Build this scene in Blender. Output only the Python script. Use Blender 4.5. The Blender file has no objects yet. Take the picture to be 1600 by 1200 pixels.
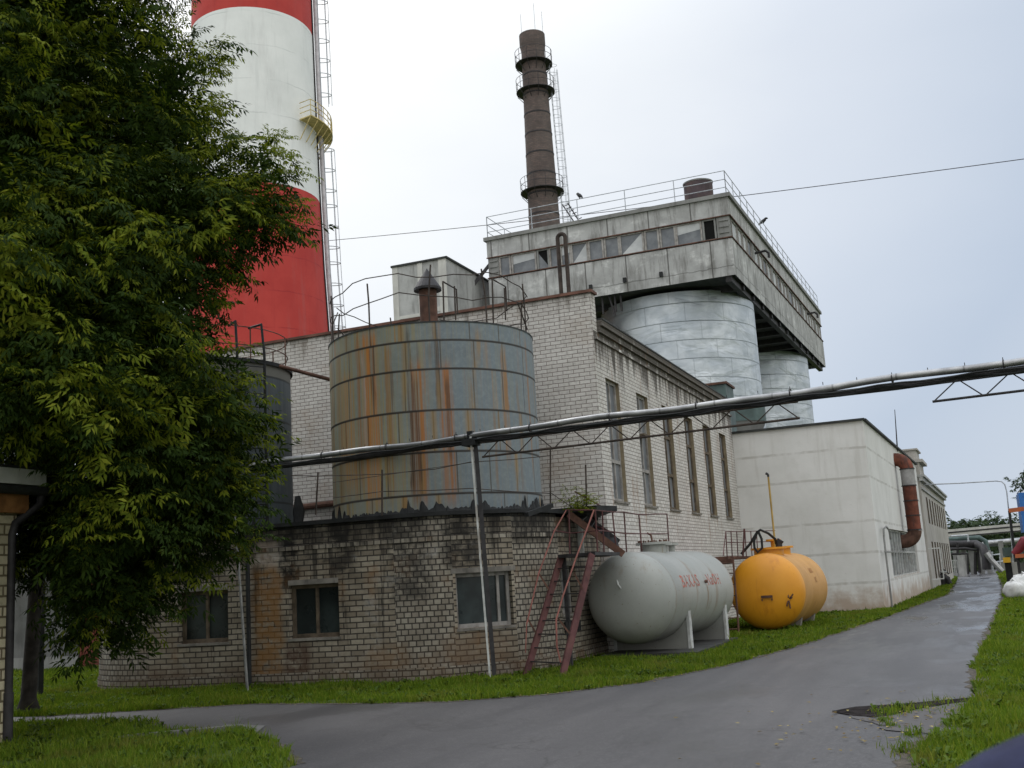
import bpy, math, random
import numpy as np
from mathutils import Vector, Matrix
R = math.radians
PI = math.pi
random.seed(7)
rng = np.random.default_rng(11)
scene = bpy.context.scene
COL = scene.collection

# ------------------------------------------------------------------ camera model (metres; camera at 0,0,H; +Y runs along the road)
FPX, CX, CY, HEYE = 1700.0, 800.0, 600.0, 1.62
ROLL = math.atan(0.060)
def _unroll(x, y):
    dx, dy = x - CX, -(y - CY)
    c, s = math.cos(-ROLL), math.sin(-ROLL)
    return (dx*c - dy*s)/FPX, (dx*s + dy*c)/FPX
_u, _v = _unroll(1515.0, 866.0)
PITCH = math.atan(-_v)
def _dirc(x, y):
    u, v = _unroll(x, y)
    c, s = math.cos(PITCH), math.sin(PITCH)
    return (u, c - s*v, s + c*v)
_d = _dirc(1515.0, 866.0)
YAW = math.atan2(_d[0], _d[1])
def ray(x, y):
    d = _dirc(x, y); c, s = math.cos(YAW), math.sin(YAW)
    return Vector((d[0]*c - d[1]*s, d[0]*s + d[1]*c, d[2]))
EYE = Vector((0, 0, HEYE))
def gz(x, y, z=0.0):
    r = ray(x, y); return EYE + r*((z-HEYE)/r.z)
def gY(x, y, Y):
    r = ray(x, y); return EYE + r*(Y/r.y)
def gX(x, y, X):
    r = ray(x, y); return EYE + r*(X/r.x)
def atD(x, y, D):
    r = ray(x, y); return EYE + r*(D/math.hypot(r.x, r.y))

cam = bpy.data.cameras.new('camera')
cam.lens = FPX/1600*36; cam.sensor_width = 36; cam.clip_end = 3000; cam.clip_start = 0.05
cam.dof.use_dof = True; cam.dof.focus_distance = 28; cam.dof.aperture_fstop = 7.0
camo = bpy.data.objects.new('camera', cam); COL.objects.link(camo)
camo.matrix_world = Matrix.Translation(EYE) @ Matrix.Rotation(YAW, 4, 'Z') @ Matrix.Rotation(PI/2+PITCH, 4, 'X') @ Matrix.Rotation(-ROLL, 4, 'Z')
scene.camera = camo

# ------------------------------------------------------------------ objects
WL = {}
def tag(o, label=None, cat=None, group=None, kind=None):
    if label: o['label'] = label
    if cat: o['category'] = cat
    if group: o['group'] = group
    if kind: o['kind'] = kind
    return o
def thing(name, loc, label, cat, group=None):
    o = bpy.data.objects.new(name, None); COL.objects.link(o)
    o.location = loc; o.empty_display_size = .3
    WL[o.name] = Vector(loc)
    return tag(o, label, cat, group)

class MB:
    def __init__(s): s.v = []; s.f = []; s.m = []; s.uv = []
    def face(s, pts, m=0, uv=None):
        i = len(s.v); s.v += [tuple(p) for p in pts]
        s.f.append(tuple(range(i, i+len(pts)))); s.m.append(m); s.uv.append(uv)
    def hexa(s, b, t, m=0):
        # b, t: four points each, counter-clockwise seen from above
        i = len(s.v); s.v += [tuple(p) for p in b] + [tuple(p) for p in t]
        for q in ((3,2,1,0),(4,5,6,7),(0,1,5,4),(1,2,6,5),(2,3,7,6),(3,0,4,7)):
            s.f.append(tuple(i+k for k in q)); s.m.append(m); s.uv.append(None)
    def box(s, x0, x1, y0, y1, z0, z1, m=0, M=None):
        b = [(x0,y0,z0),(x1,y0,z0),(x1,y1,z0),(x0,y1,z0)]; t = [(x0,y0,z1),(x1,y0,z1),(x1,y1,z1),(x0,y1,z1)]
        if M is not None:
            b = [M @ Vector(p) for p in b]; t = [M @ Vector(p) for p in t]
        s.hexa(b, t, m)
    def bar(s, p0, p1, w, h, m=0, up=(0,0,1)):
        p0, p1 = Vector(p0), Vector(p1); d = (p1-p0).normalized(); up = Vector(up)
        if abs(d.dot(up)) > .98: up = Vector((0,1,0))
        x = d.cross(up).normalized()*(w/2); y = x.cross(d).normalized()*(h/2)
        s.hexa([p0-x-y, p0+x-y, p1+x-y, p1-x-y], [p0-x+y, p0+x+y, p1+x+y, p1-x+y], m)
    def tube(s, pts, r, n=8, m=0, cap=True, uvs=False):
        pts = [Vector(p) for p in pts]; k = len(pts)
        rs = r if isinstance(r, (list, tuple)) else [r]*k
        t0 = (pts[1]-pts[0]).normalized()
        a = t0.cross(Vector((0,0,1)))
        if a.length < .05: a = t0.cross(Vector((1,0,0)))
        a.normalize(); i0 = len(s.v); L = 0; Ls = []
        for i in range(k):
            if i == 0: t = t0
            elif i == k-1: t = (pts[i]-pts[i-1]).normalized()
            else:
                t = (pts[i+1]-pts[i]).normalized() + (pts[i]-pts[i-1]).normalized()
                t = t.normalized() if t.length > 1e-6 else (pts[i+1]-pts[i]).normalized()
            a = a - t*a.dot(t)
            if a.length < 1e-5: a = t.orthogonal()
            a.normalize(); b = t.cross(a)
            if i: L += (pts[i]-pts[i-1]).length
            Ls.append(L)
            for j in range(n):
                th = 2*PI*j/n; s.v.append(tuple(pts[i] + (a*math.cos(th)+b*math.sin(th))*rs[i]))
        for i in range(k-1):
            for j in range(n):
                q = (i0+i*n+j, i0+i*n+(j+1)%n, i0+(i+1)*n+(j+1)%n, i0+(i+1)*n+j)
                s.f.append(q); s.m.append(m)
                c = 2*PI*rs[i]/n
                s.uv.append([(Ls[i], j*c), (Ls[i], (j+1)*c), (Ls[i+1], (j+1)*c), (Ls[i+1], j*c)])
        if cap:
            s.f.append(tuple(i0+j for j in range(n))[::-1]); s.m.append(m); s.uv.append(None)
            s.f.append(tuple(i0+(k-1)*n+j for j in range(n))); s.m.append(m); s.uv.append(None)
    def lathe(s, prof, c=(0,0), n=48, m=0, a0=0.0, a1=2*PI, mats=None, M=None):
        full = abs(a1-a0-2*PI) < 1e-6; i0 = len(s.v); cols = n if full else n+1
        Rm = max(p[0] for p in prof)
        for (r, z) in prof:
            for j in range(cols):
                th = a0+(a1-a0)*j/n; p = Vector((c[0]+r*math.cos(th), c[1]+r*math.sin(th), z))
                s.v.append(tuple(M @ p if M is not None else p))
        L = [0]
        for i in range(1, len(prof)): L.append(L[-1]+math.hypot(prof[i][0]-prof[i-1][0], prof[i][1]-prof[i-1][1]))
        vert = all(abs(prof[i][0]-prof[0][0]) < .35*Rm for i in range(len(prof)))
        for i in range(len(prof)-1):
            for j in range(n):
                j2 = (j+1) % cols
                s.f.append((i0+i*cols+j, i0+i*cols+j2, i0+(i+1)*cols+j2, i0+(i+1)*cols+j)); s.m.append(mats[i] if mats else m)
                u0, u1 = Rm*(a0+(a1-a0)*j/n), Rm*(a0+(a1-a0)*(j+1)/n)
                z0, z1 = (prof[i][1], prof[i+1][1]) if vert else (L[i], L[i+1])
                s.uv.append([(u0, z0), (u1, z0), (u1, z1), (u0, z1)])
    def disc(s, c, r, z, n=32, m=0, up=True):
        p = [(c[0]+r*math.cos(2*PI*j/n), c[1]+r*math.sin(2*PI*j/n), z) for j in range(n)]
        s.face(p if up else p[::-1], m)
    def prism(s, poly, z0, z1, m=0):
        n = len(poly)
        s.face([(p[0], p[1], z1) for p in poly], m); s.face([(p[0], p[1], z0) for p in poly][::-1], m)
        for i in range(n):
            a, b = poly[i], poly[(i+1) % n]
            s.face([(a[0],a[1],z0),(b[0],b[1],z0),(b[0],b[1],z1),(a[0],a[1],z1)], m)
    def wall(s, p0, p1, z0, z1, ops=(), depth=.25, m=0, u0=0.0, mr=None):
        # outer face to the right of p0->p1; openings (ua, ub, za, zb) with reveals going inwards
        p0, p1 = Vector((p0[0], p0[1], 0)), Vector((p1[0], p1[1], 0)); Lw = (p1-p0).length
        d = (p1-p0).normalized(); inn = Vector((-d.y, d.x, 0))
        P = lambda u, z, k=0.0: p0 + d*u + inn*k + Vector((0, 0, z))
        us = sorted(set([0, Lw] + [o[0] for o in ops] + [o[1] for o in ops])); zs = sorted(set([z0, z1] + [o[2] for o in ops] + [o[3] for o in ops]))
        for i in range(len(us)-1):
            for j in range(len(zs)-1):
                a, b, c, e = us[i], us[i+1], zs[j], zs[j+1]
                if any(o[0]-1e-6 <= a and b <= o[1]+1e-6 and o[2]-1e-6 <= c and e <= o[3]+1e-6 for o in ops): continue
                s.face([P(a,c), P(b,c), P(b,e), P(a,e)], m, [(u0+a,c), (u0+b,c), (u0+b,e), (u0+a,e)])
        mr = m if mr is None else mr
        for (a, b, c, e) in ops:
            s.face([P(a,c), P(a,e), P(a,e,depth), P(a,c,depth)], mr, [(0,c),(0,e),(depth,e),(depth,c)])
            s.face([P(b,e), P(b,c), P(b,c,depth), P(b,e,depth)], mr, [(0,e),(0,c),(depth,c),(depth,e)])
            s.face([P(a,e), P(b,e), P(b,e,depth), P(a,e,depth)], mr, [(a,0),(b,0),(b,depth),(a,depth)])
            s.face([P(b,c), P(a,c), P(a,c,depth), P(b,c,depth)], mr, [(b,0),(a,0),(a,depth),(b,depth)])
    def build(s, name, mats, parent=None, smooth=False, angle=35, loc=None, label=None):
        if not isinstance(mats, (list, tuple)): mats = [mats]
        V = np.array(s.v, dtype=float)
        me = bpy.data.meshes.new(name)
        # metre-scaled UVs: given, or box-projected from the face's own normal
        uvs = []
        for f, uv in zip(s.f, s.uv):
            if uv is not None: uvs += list(uv); continue
            p = V[list(f)]
            nrm = np.zeros(3)
            for i in range(len(p)): nrm += np.cross(p[i], p[(i+1) % len(p)])
            l = np.linalg.norm(nrm); nrm = nrm/l if l > 1e-12 else np.array([0,0,1.])
            if abs(nrm[2]) > .75: uvs += [(q[0], q[1]) for q in p]
            else:
                t = np.array([-nrm[1], nrm[0]]); t /= max(np.linalg.norm(t), 1e-9)
                uvs += [(q[0]*t[0]+q[1]*t[1], q[2]) for q in p]
        if parent is not None: off = WL[parent.name]
        elif loc is not None: off = Vector(loc)
        else:
            mn, mx = V.min(0), V.max(0); off = Vector(((mn[0]+mx[0])/2, (mn[1]+mx[1])/2, mn[2]))
        me.from_pydata([tuple(p) for p in (V - np.array(off))], [], s.f)
        for mt in mats: me.materials.append(mt)
        me.polygons.foreach_set('material_index', s.m)
        l = me.uv_layers.new(name='uv'); l.data.foreach_set('uv', np.array(uvs, dtype=np.float32).ravel())
        if smooth:
            me.polygons.foreach_set('use_smooth', [True]*len(s.f))
        me.validate(); me.update()
        if smooth: me.set_sharp_from_angle(angle=R(angle))
        o = bpy.data.objects.new(name, me); COL.objects.link(o)
        if parent is not None: o.parent = parent; WL[o.name] = WL[parent.name]
        else: o.location = off; WL[o.name] = off.copy()
        if label: o['label'] = label
        return o

def np_mesh(name, verts, faces, mats, midx=None, parent=None, loc=(0,0,0), smooth=False):
    # verts (N,3), faces (M,k) numpy, one size
    me = bpy.data.meshes.new(name); off = np.array(WL[parent.name] if parent is not None else loc)
    me.vertices.add(len(verts)); me.vertices.foreach_set('co', (verts-off).astype(np.float32).ravel())
    k = faces.shape[1]
    me.loops.add(faces.size); me.loops.foreach_set('vertex_index', faces.astype(np.int32).ravel())
    me.polygons.add(len(faces)); me.polygons.foreach_set('loop_start', np.arange(0, faces.size, k, dtype=np.int32))
    for mt in mats: me.materials.append(mt)
    if midx is not None: me.polygons.foreach_set('material_index', midx.astype(np.int32))
    if smooth: me.polygons.foreach_set('use_smooth', np.ones(len(faces), dtype=bool))
    me.update(calc_edges=True); me.validate()
    o = bpy.data.objects.new(name, me); COL.objects.link(o)
    if parent is not None: o.parent = parent; WL[o.name] = WL[parent.name]
    else: o.location = loc; WL[o.name] = Vector(loc)
    return o

def copy_tree(o, parent=None):
    c = o.copy(); COL.objects.link(c)
    if parent is not None: c.parent = parent
    for ch in list(o.children): copy_tree(ch, c)
    return c

# ------------------------------------------------------------------ materials
class Mt:
    def __init__(s, name, rough=.85, metal=0.0, spec=.3):
        s.m = bpy.data.materials.new(name); s.m.use_nodes = True; s.t = s.m.node_tree
        s.b = s.t.nodes['Principled BSDF']; s.b.inputs['Roughness'].default_value = rough
        s.b.inputs['Metallic'].default_value = metal; s.b.inputs['Specular IOR Level'].default_value = spec
        s._c = {}
    def n(s, typ, **k):
        nd = s.t.nodes.new(typ)
        for a, b in k.items(): setattr(nd, a, b)
        return nd
    def put(s, inp, v):
        if isinstance(v, bpy.types.NodeSocket): s.t.links.new(v, inp)
        elif isinstance(v, (tuple, list)) and len(v) == 3 and inp.type == 'RGBA': inp.default_value = (*v, 1)
        else: inp.default_value = v
    def uv(s):
        if 'uv' not in s._c: s._c['uv'] = s.n('ShaderNodeTexCoord').outputs['UV']
        return s._c['uv']
    def pos(s):
        if 'pos' not in s._c: s._c['pos'] = s.n('ShaderNodeNewGeometry').outputs['Position']
        return s._c['pos']
    def rnd(s):
        if 'rnd' not in s._c: s._c['rnd'] = s.n('ShaderNodeNewGeometry').outputs['Random Per Island']
        return s._c['rnd']
    def sep(s, v=None):
        key = 'sep%d' % id(v)
        nd = s.n('ShaderNodeSeparateXYZ'); s.put(nd.inputs[0], v if v is not None else s.uv()); return nd.outputs
    def comb(s, x, y, z=0.0):
        nd = s.n('ShaderNodeCombineXYZ'); s.put(nd.inputs[0], x); s.put(nd.inputs[1], y); s.put(nd.inputs[2], z); return nd.outputs[0]
    def sc(s, v, k):
        nd = s.n('ShaderNodeVectorMath', operation='MULTIPLY'); s.put(nd.inputs[0], v); nd.inputs[1].default_value = k; return nd.outputs[0]
    def noise(s, v, scale, detail=4, rough=.55, dist=0.0):
        nd = s.n('ShaderNodeTexNoise'); s.put(nd.inputs['Vector'], v); nd.inputs['Scale'].default_value = scale
        nd.inputs['Detail'].default_value = detail; nd.inputs['Roughness'].default_value = rough; nd.inputs['Distortion'].default_value = dist
        return nd.outputs['Fac']
    def voro(s, v, scale, feature='F1'):
        nd = s.n('ShaderNodeTexVoronoi', feature=feature); s.put(nd.inputs['Vector'], v); nd.inputs['Scale'].default_value = scale; return nd.outputs
    def math(s, op, a, b=0.0, clamp=False):
        nd = s.n('ShaderNodeMath', operation=op, use_clamp=clamp); s.put(nd.inputs[0], a); s.put(nd.inputs[1], b); return nd.outputs[0]
    def step(s, x, a, b):
        nd = s.n('ShaderNodeMapRange', interpolation_type='SMOOTHSTEP'); s.put(nd.inputs[0], x)
        nd.inputs[1].default_value = a; nd.inputs[2].default_value = b; return nd.outputs[0]
    def mul(s, *a):
        r = a[0]
        for b in a[1:]: r = s.math('MULTIPLY', r, b)
        return r
    def mx(s, *a):
        r = a[0]
        for b in a[1:]: r = s.math('MAXIMUM', r, b)
        return r
    def ramp(s, f, stops):
        nd = s.n('ShaderNodeValToRGB'); s.put(nd.inputs[0], f); cr = nd.color_ramp
        while len(cr.elements) < len(stops): cr.elements.new(.5)
        for e, (p, c) in zip(cr.elements, stops): e.position = p; e.color = (*c, 1) if len(c) == 3 else c
        return nd.outputs[0]
    def mix(s, f, a, b, mode='MIX'):
        nd = s.n('ShaderNodeMix', data_type='RGBA', blend_type=mode); s.put(nd.inputs[0], f); s.put(nd.inputs[6], a); s.put(nd.inputs[7], b); return nd.outputs[2]
    def bump(s, h, st=.3, d=.02):
        nd = s.n('ShaderNodeBump'); s.put(nd.inputs['Height'], h); nd.inputs['Strength'].default_value = st; nd.inputs['Distance'].default_value = d
        s.t.links.new(nd.outputs[0], s.b.inputs['Normal']); return nd
    def out(s, col=None, rough=None):
        if col is not None: s.put(s.b.inputs['Base Color'], col)
        if rough is not None: s.put(s.b.inputs['Roughness'], rough)
        return s.m
    def band(s, x, c, w):
        # 1 within w of c, fading out
        d = s.math('ABSOLUTE', s.math('SUBTRACT', x, c)); return s.math('SUBTRACT', 1.0, s.step(d, w*.45, w))

def plain(name, col, rough=.75, metal=0.0, var=.25, scale=3.0, spec=.3, bump=0.0, dirt=None, dirt_amt=.5):
    m = Mt(name, rough, metal, spec)
    f = m.noise(m.pos(), scale, 5)
    c = m.mix(m.step(f, .3, .7), tuple(v*(1-var) for v in col), tuple(min(1, v*(1+var)) for v in col))
    if dirt:
        g = m.noise(m.sc(m.pos(), (1.6, 1.6, .45)), scale*.9, 6, .65)
        c = m.mix(m.mul(m.step(g, .5, .68), dirt_amt), c, dirt)
    if bump: m.bump(m.noise(m.pos(), scale*9, 4), bump, .01)
    return m.out(c)

def brick(name, c1, c2, mortar, bw=.26, rh=.10, ms=.010, var=.35, extra=None, bump=.6):
    m = Mt(name, .9, 0, .2)
    nd = m.n('ShaderNodeTexBrick'); wob = m.noise(m.uv(), 6, 2)
    uvw = m.n('ShaderNodeVectorMath', operation='ADD'); m.put(uvw.inputs[0], m.uv())
    m.put(uvw.inputs[1], m.comb(m.mul(m.math('SUBTRACT', wob, .5), .012), m.mul(m.math('SUBTRACT', m.noise(m.uv(), 4.3, 2), .5), .012)))
    m.put(nd.inputs['Vector'], uvw.outputs[0]); nd.inputs['Scale'].default_value = 1
    nd.inputs['Brick Width'].default_value = bw; nd.inputs['Row Height'].default_value = rh
    nd.inputs['Mortar Size'].default_value = ms; nd.inputs['Mortar Smooth'].default_value = .35
    nd.inputs['Color1'].default_value = (*c1, 1); nd.inputs['Color2'].default_value = (*c2, 1); nd.inputs['Mortar'].default_value = (*mortar, 1)
    col = nd.outputs['Color']; fac = nd.outputs['Fac']
    f2 = m.noise(m.uv(), 1.3, 6, .6); col = m.mix(m.mul(m.step(f2, .35, .7), var), col, m.mix(1.0, col, (.45, .42, .38), 'MULTIPLY'))
    f3 = m.noise(m.uv(), 14, 3); col = m.mix(m.mul(m.step(f3, .4, .75), .22), col, (.05, .045, .04))
    if extra: col = extra(m, col, fac)
    h = m.math('SUBTRACT', m.mul(m.noise(m.uv(), 40, 3), .25), fac); m.bump(h, bump, .012)
    return m.out(col)
# ------------------------------------------------------------------ material library
def x_ped(m, col, fac):
    u, v, _ = m.sep()
    n1 = m.noise(m.comb(m.mul(u, 1.5), m.mul(v, .28)), 1.7, 6, .65)
    n2 = m.noise(m.uv(), .9, 5, .6)
    eff = m.mul(m.step(m.noise(m.uv(), 2.6, 6, .7), .52, .72), m.step(m.noise(m.comb(m.mul(u, .8), m.mul(v, .5)), 1.3, 4), .45, .62))
    col = m.mix(m.mul(eff, .55), col, (.44, .43, .41))
    top = m.step(m.math('ADD', n1, m.mul(m.math('SUBTRACT', v, 2.45), .34)), .45, .70)
    col = m.mix(m.mul(top, .85), col, (.018, .017, .016))
    n3 = m.noise(m.comb(m.mul(u, 2.6), m.mul(v, .22)), 1.3, 6, .7)
    col = m.mix(m.mul(m.step(m.math('ADD', n3, m.mul(v, .035)), .60, .72), .78), col, (.022, .02, .019))
    blot = m.step(m.math('ADD', m.noise(m.uv(), 1.9, 6, .7), m.mul(m.math('SUBTRACT', v, 1.8), .06)), .57, .70)
    col = m.mix(m.mul(blot, .62), col, (.03, .028, .026))
    def blob(u0, w, z0, z1, k, c, cc):
        a = m.mul(m.band(m.math('ADD', u, m.mul(m.math('SUBTRACT', m.noise(m.uv(), 1.6, 5, .65), .5), .5)), u0, w), m.step(v, z0-.1, z0+.12), m.math('SUBTRACT', 1.0, m.step(v, z1-.25, z1+.1)), m.step(m.noise(m.uv(), 3.4, 5, .7), .33, .55), k)
        return m.mix(a, cc, c)
    for (u0, w, z0, z1, k, c) in ((9.62,.36,0,2.6,.75,(.25,.125,.04)),(9.65,.4,2.15,2.6,.6,(.5,.49,.47)),(10.08,.2,1.7,2.9,.95,(.014,.013,.012)),(10.2,.35,0,.85,.75,(.07,.035,.025)),(11.15,.3,1.9,2.9,.8,(.02,.018,.017)),
                              (10.6,.9,2.45,2.9,.75,(.018,.017,.016)),(12.4,.5,1.4,2.9,.7,(.025,.023,.022)),(13.4,.5,1.9,2.9,.8,(.02,.019,.018)),(14.8,.8,2.3,2.9,.7,(.02,.019,.018)),(13.6,.9,0,.8,.5,(.16,.10,.06)),(11.9,.5,0,.7,.45,(.2,.11,.05)),(8.3,.5,2.0,2.9,.7,(.02,.019,.018)),(7.6,.7,0,.5,.5,(.1,.06,.04))):
        col = blob(u0, w, z0, z1, k, c, col)
    rust = m.mul(m.step(n2, .52, .7), m.step(m.noise(m.comb(m.mul(u, 2.2), m.mul(v, .5)), 1.1, 4), .42, .62))
    col = m.mix(m.mul(rust, .55), col, (.23, .115, .04))
    low = m.mul(m.step(m.math('MULTIPLY', v, -1), -.75, .05), m.step(m.noise(m.uv(), 2.3, 5), .3, .62))
    return m.mix(m.mul(low, .62), col, (.10, .06, .035))
def x_hall(m, col, fac):
    u, v, _ = m.sep()
    n1 = m.noise(m.comb(m.mul(u, 1.3), m.mul(v, .16)), 2.6, 6, .65)
    top = m.step(m.math('ADD', n1, m.mul(m.math('SUBTRACT', v, 5.9), .24)), .55, .74)
    col = m.mix(m.mul(top, .85), col, (.045, .036, .028))
    n2 = m.noise(m.comb(m.mul(u, 2.0), m.mul(v, .22)), 2.0, 5, .6)
    return m.mix(m.mul(m.step(n2, .56, .70), .6), col, (.25, .14, .08))
def x_front(m, col, fac):
    u, v, _ = m.sep()
    n2 = m.noise(m.uv(), .8, 5, .6)
    col = m.mix(m.mul(m.step(n2, .52, .72), .30), col, (.30, .20, .12))
    n1 = m.noise(m.comb(m.mul(u, 2.0), m.mul(v, .2)), 1.8, 5, .6)
    col = m.mix(m.mul(m.step(m.math('ADD', n1, m.mul(m.math('SUBTRACT', v, 7.2), .3)), .6, .8), .5), col, (.1, .08, .06))
    return m.mix(m.mul(m.step(m.math('MULTIPLY', v, -1), -3.64, -3.60), m.math('SUBTRACT', 1.0, m.step(u, -12.8, -12.5)), .55), col, (.12, .10, .09))
BRK_PED = brick('brick_ped', (.375,.335,.27), (.235,.20,.155), (.062,.055,.049), .25, .097, .013, .55, x_ped, .9)
BRK_HEAD = brick('brick_header', (.37,.34,.285), (.25,.22,.18), (.065,.058,.052), .135, .10, .013, .5, x_ped, .9)
BRK_FRONT = brick('brick_white_front', (.66,.632,.60), (.56,.53,.50), (.25,.22,.20), .25, .088, .009, .12, x_front)
BRK_SIDE = brick('brick_white_side', (.67,.645,.615), (.55,.525,.495), (.27,.24,.215), .25, .088, .010, .15, x_hall)
BRK_SHED = brick('brick_shed', (.60,.54,.38), (.47,.42,.29), (.16,.13,.08), .30, .13, .016, .3)
def x_stack(m, col, fac):
    u, v, _ = m.sep()
    return m.mix(m.mul(m.step(m.noise(m.uv(), .5, 5), .4, .7), .4), col, (.06, .05, .05))
BRK_STACK = brick('brick_stack', (.17,.128,.115), (.12,.098,.09), (.10,.09,.086), .5, .16, .02, .3, x_stack, .3)

def m_rust_tank():
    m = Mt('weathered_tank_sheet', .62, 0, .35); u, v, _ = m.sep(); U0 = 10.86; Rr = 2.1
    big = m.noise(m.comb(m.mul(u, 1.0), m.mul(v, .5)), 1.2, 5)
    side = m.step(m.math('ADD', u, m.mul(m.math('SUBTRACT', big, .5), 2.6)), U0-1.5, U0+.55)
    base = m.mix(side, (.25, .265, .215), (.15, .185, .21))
    base = m.mix(m.mul(m.step(m.noise(m.uv(), 9, 5, .7), .4, .75), .35), base, (.30, .33, .33))
    rowz = 0.0
    for z in (3.28, 4.06, 4.84, 5.62, 6.17): rowz = m.math('ADD', rowz, m.mul(m.step(v, z-.002, z+.002), 3.7))
    rowz = 0.0
    for z in (3.28, 4.06, 4.84, 5.62, 6.17): rowz = m.math('ADD', rowz, m.mul(m.step(v, z-.002, z+.002), 3.7))
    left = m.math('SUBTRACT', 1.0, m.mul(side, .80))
    cu = lambda k, o=0.0: m.comb(m.math('ADD', m.mul(u, k), o), m.math('ADD', m.mul(v, .10), rowz))
    broad = m.noise(cu(2.2), 1.0, 3, .5)                       # which plates have rusted
    f1 = m.noise(cu(9.0), 1.0, 6, .75); f2 = m.noise(cu(17.0, 31.0), 1.0, 5, .75); f3 = m.noise(cu(6.0, 77.0), 1.0, 5, .7)
    base = m.mix(m.mul(m.step(f2, .46, .62), left, .80), base, (.33, .255, .09))
    base = m.mix(m.mul(m.step(m.math('ADD', f1, m.mul(m.math('SUBTRACT', broad, .5), .5)), .55, .66), m.math('ADD', m.mul(left, .85), .12), .88), base, (.36, .165, .04))
    base = m.mix(m.mul(m.step(m.math('ADD', f3, m.mul(m.math('SUBTRACT', broad, .5), .4)), .63, .71), left, .85), base, (.075, .043, .026))
    base = m.mix(m.mul(m.step(m.noise(cu(15.0, 50.0), 1.0, 4, .6), .62, .70), left, .55), base, (.40, .375, .33))
    wob = m.mul(m.math('SUBTRACT', m.noise(m.comb(m.mul(u, .5), m.mul(v, .9)), 2, 4), .5), .10)
    uw = m.math('ADD', u, wob)
    rag = m.step(m.noise(cu(21.0, 11.0), 1.0, 5, .75), .40, .60)
    for phi, w, k, z0, z1, c in ((-.593,.24,.95,2.9,6.6,(.50,.19,.035)), (-.56,.07,.8,4.8,6.4,(.10,.045,.025)), (-.726,.08,.9,3.2,6.5,(.34,.15,.05)), (-.66,.05,.8,4.0,6.2,(.42,.36,.33)), (-.137,.20,1.0,2.9,5.95,(.34,.125,.025)), (-.15,.09,.9,2.9,5.6,(.07,.035,.02)),
                              (-.20,.06,.95,3.0,6.6,(.05,.032,.022)), (.124,.17,.95,2.9,5.9,(.33,.125,.03)), (.14,.06,.8,3.6,5.6,(.08,.04,.022)), (.055,.06,.85,4.6,6.6,(.06,.04,.028)), (-.9,.28,.8,3.2,5.9,(.46,.235,.07)),
                              (.727,.10,.85,3.6,6.2,(.27,.135,.045)), (-.395,.10,.85,3.0,6.3,(.29,.145,.04)), (1.12,.06,.8,3.4,6.5,(.26,.13,.05)), (.9,.05,.6,3,5.6,(.2,.12,.06)), (.35,.05,.6,3,5.6,(.22,.13,.06)), (.58,.05,.6,3,5,(.22,.13,.06)),
                              (-1.05,.12,.75,3.0,6.4,(.31,.18,.07)), (-1.25,.10,.7,3.0,6.4,(.3,.17,.07)), (.445,.10,.7,5.5,6.55,(.27,.165,.07)), (-.04,.55,.55,5.55,6.2,(.07,.052,.045)), (.30,.35,.5,5.6,6.15,(.075,.06,.055)),
                              (-2.0,.3,.6,3,6.5,(.35,.16,.05)), (1.9,.25,.6,3,6.5,(.3,.14,.05)), (2.7,.3,.6,3,6.5,(.3,.14,.05))):
        msk = m.mul(m.band(uw, U0+Rr*phi, w), m.step(v, z0, z0+.6), m.math('SUBTRACT', 1.0, m.step(v, z1-.35, z1)), k)
        base = m.mix(m.mul(msk, m.math('ADD', m.mul(rag, .85), .15)), base, c)
    # plate seams: staggered upright laps and the ring laps
    rows = (3.28, 4.06, 4.84, 5.62, 6.17)
    row = 0.0
    for k, z in enumerate(rows): row = m.math('ADD', row, m.mul(m.step(v, z-.002, z+.002), .29+.11*k))
    sm = m.math('ABSOLUTE', m.math('SUBTRACT', m.math('FRACT', m.math('DIVIDE', m.math('ADD', u, row), .66)), .5))
    seam = m.math('SUBTRACT', 1.0, m.step(sm, .008, .030))
    base = m.mix(m.mul(seam, .75), base, (.06, .045, .03))
    sr = m.math('SUBTRACT', 1.0, m.step(sm, .03, .16))
    base = m.mix(m.mul(sr, m.step(m.noise(m.comb(m.mul(u, 2), m.mul(v, .3)), 1.4, 4), .46, .62), .6), base, (.29, .175, .055))
    for z in rows: base = m.mix(m.mul(m.band(v, z-.006, .03), .9), base, (.04, .034, .03))
    m.bump(m.math('ADD', m.noise(m.uv(), 3, 3), m.mul(seam, -.3)), .25, .03)
    return m.out(base)
RUST_TANK = m_rust_tank()

def m_dark_tank():
    m = Mt('dark_tank_sheet', .6, 0, .35); u, v, _ = m.sep()
    c = m.mix(m.step(m.noise(m.comb(m.mul(u, 6), m.mul(v, .2)), 1.5, 5, .65), .35, .7), (.060, .075, .088), (.095, .113, .124))
    c = m.mix(m.mul(m.step(m.noise(m.comb(m.mul(u, 7), m.mul(v, .25)), 1.2, 5), .58, .72), .5), c, (.13, .10, .06))
    c = m.mix(m.mul(m.step(v, 6.1, 6.13), .7), c, (.16, .155, .13))
    for z in (3.5, 4.35, 5.2, 6.1): c = m.mix(m.mul(m.band(v, z, .03), .7), c, (.02, .02, .02))
    m.bump(m.noise(m.uv(), 2.5, 3), .2, .03); return m.out(c)
DARK_TANK = m_dark_tank()

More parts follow.
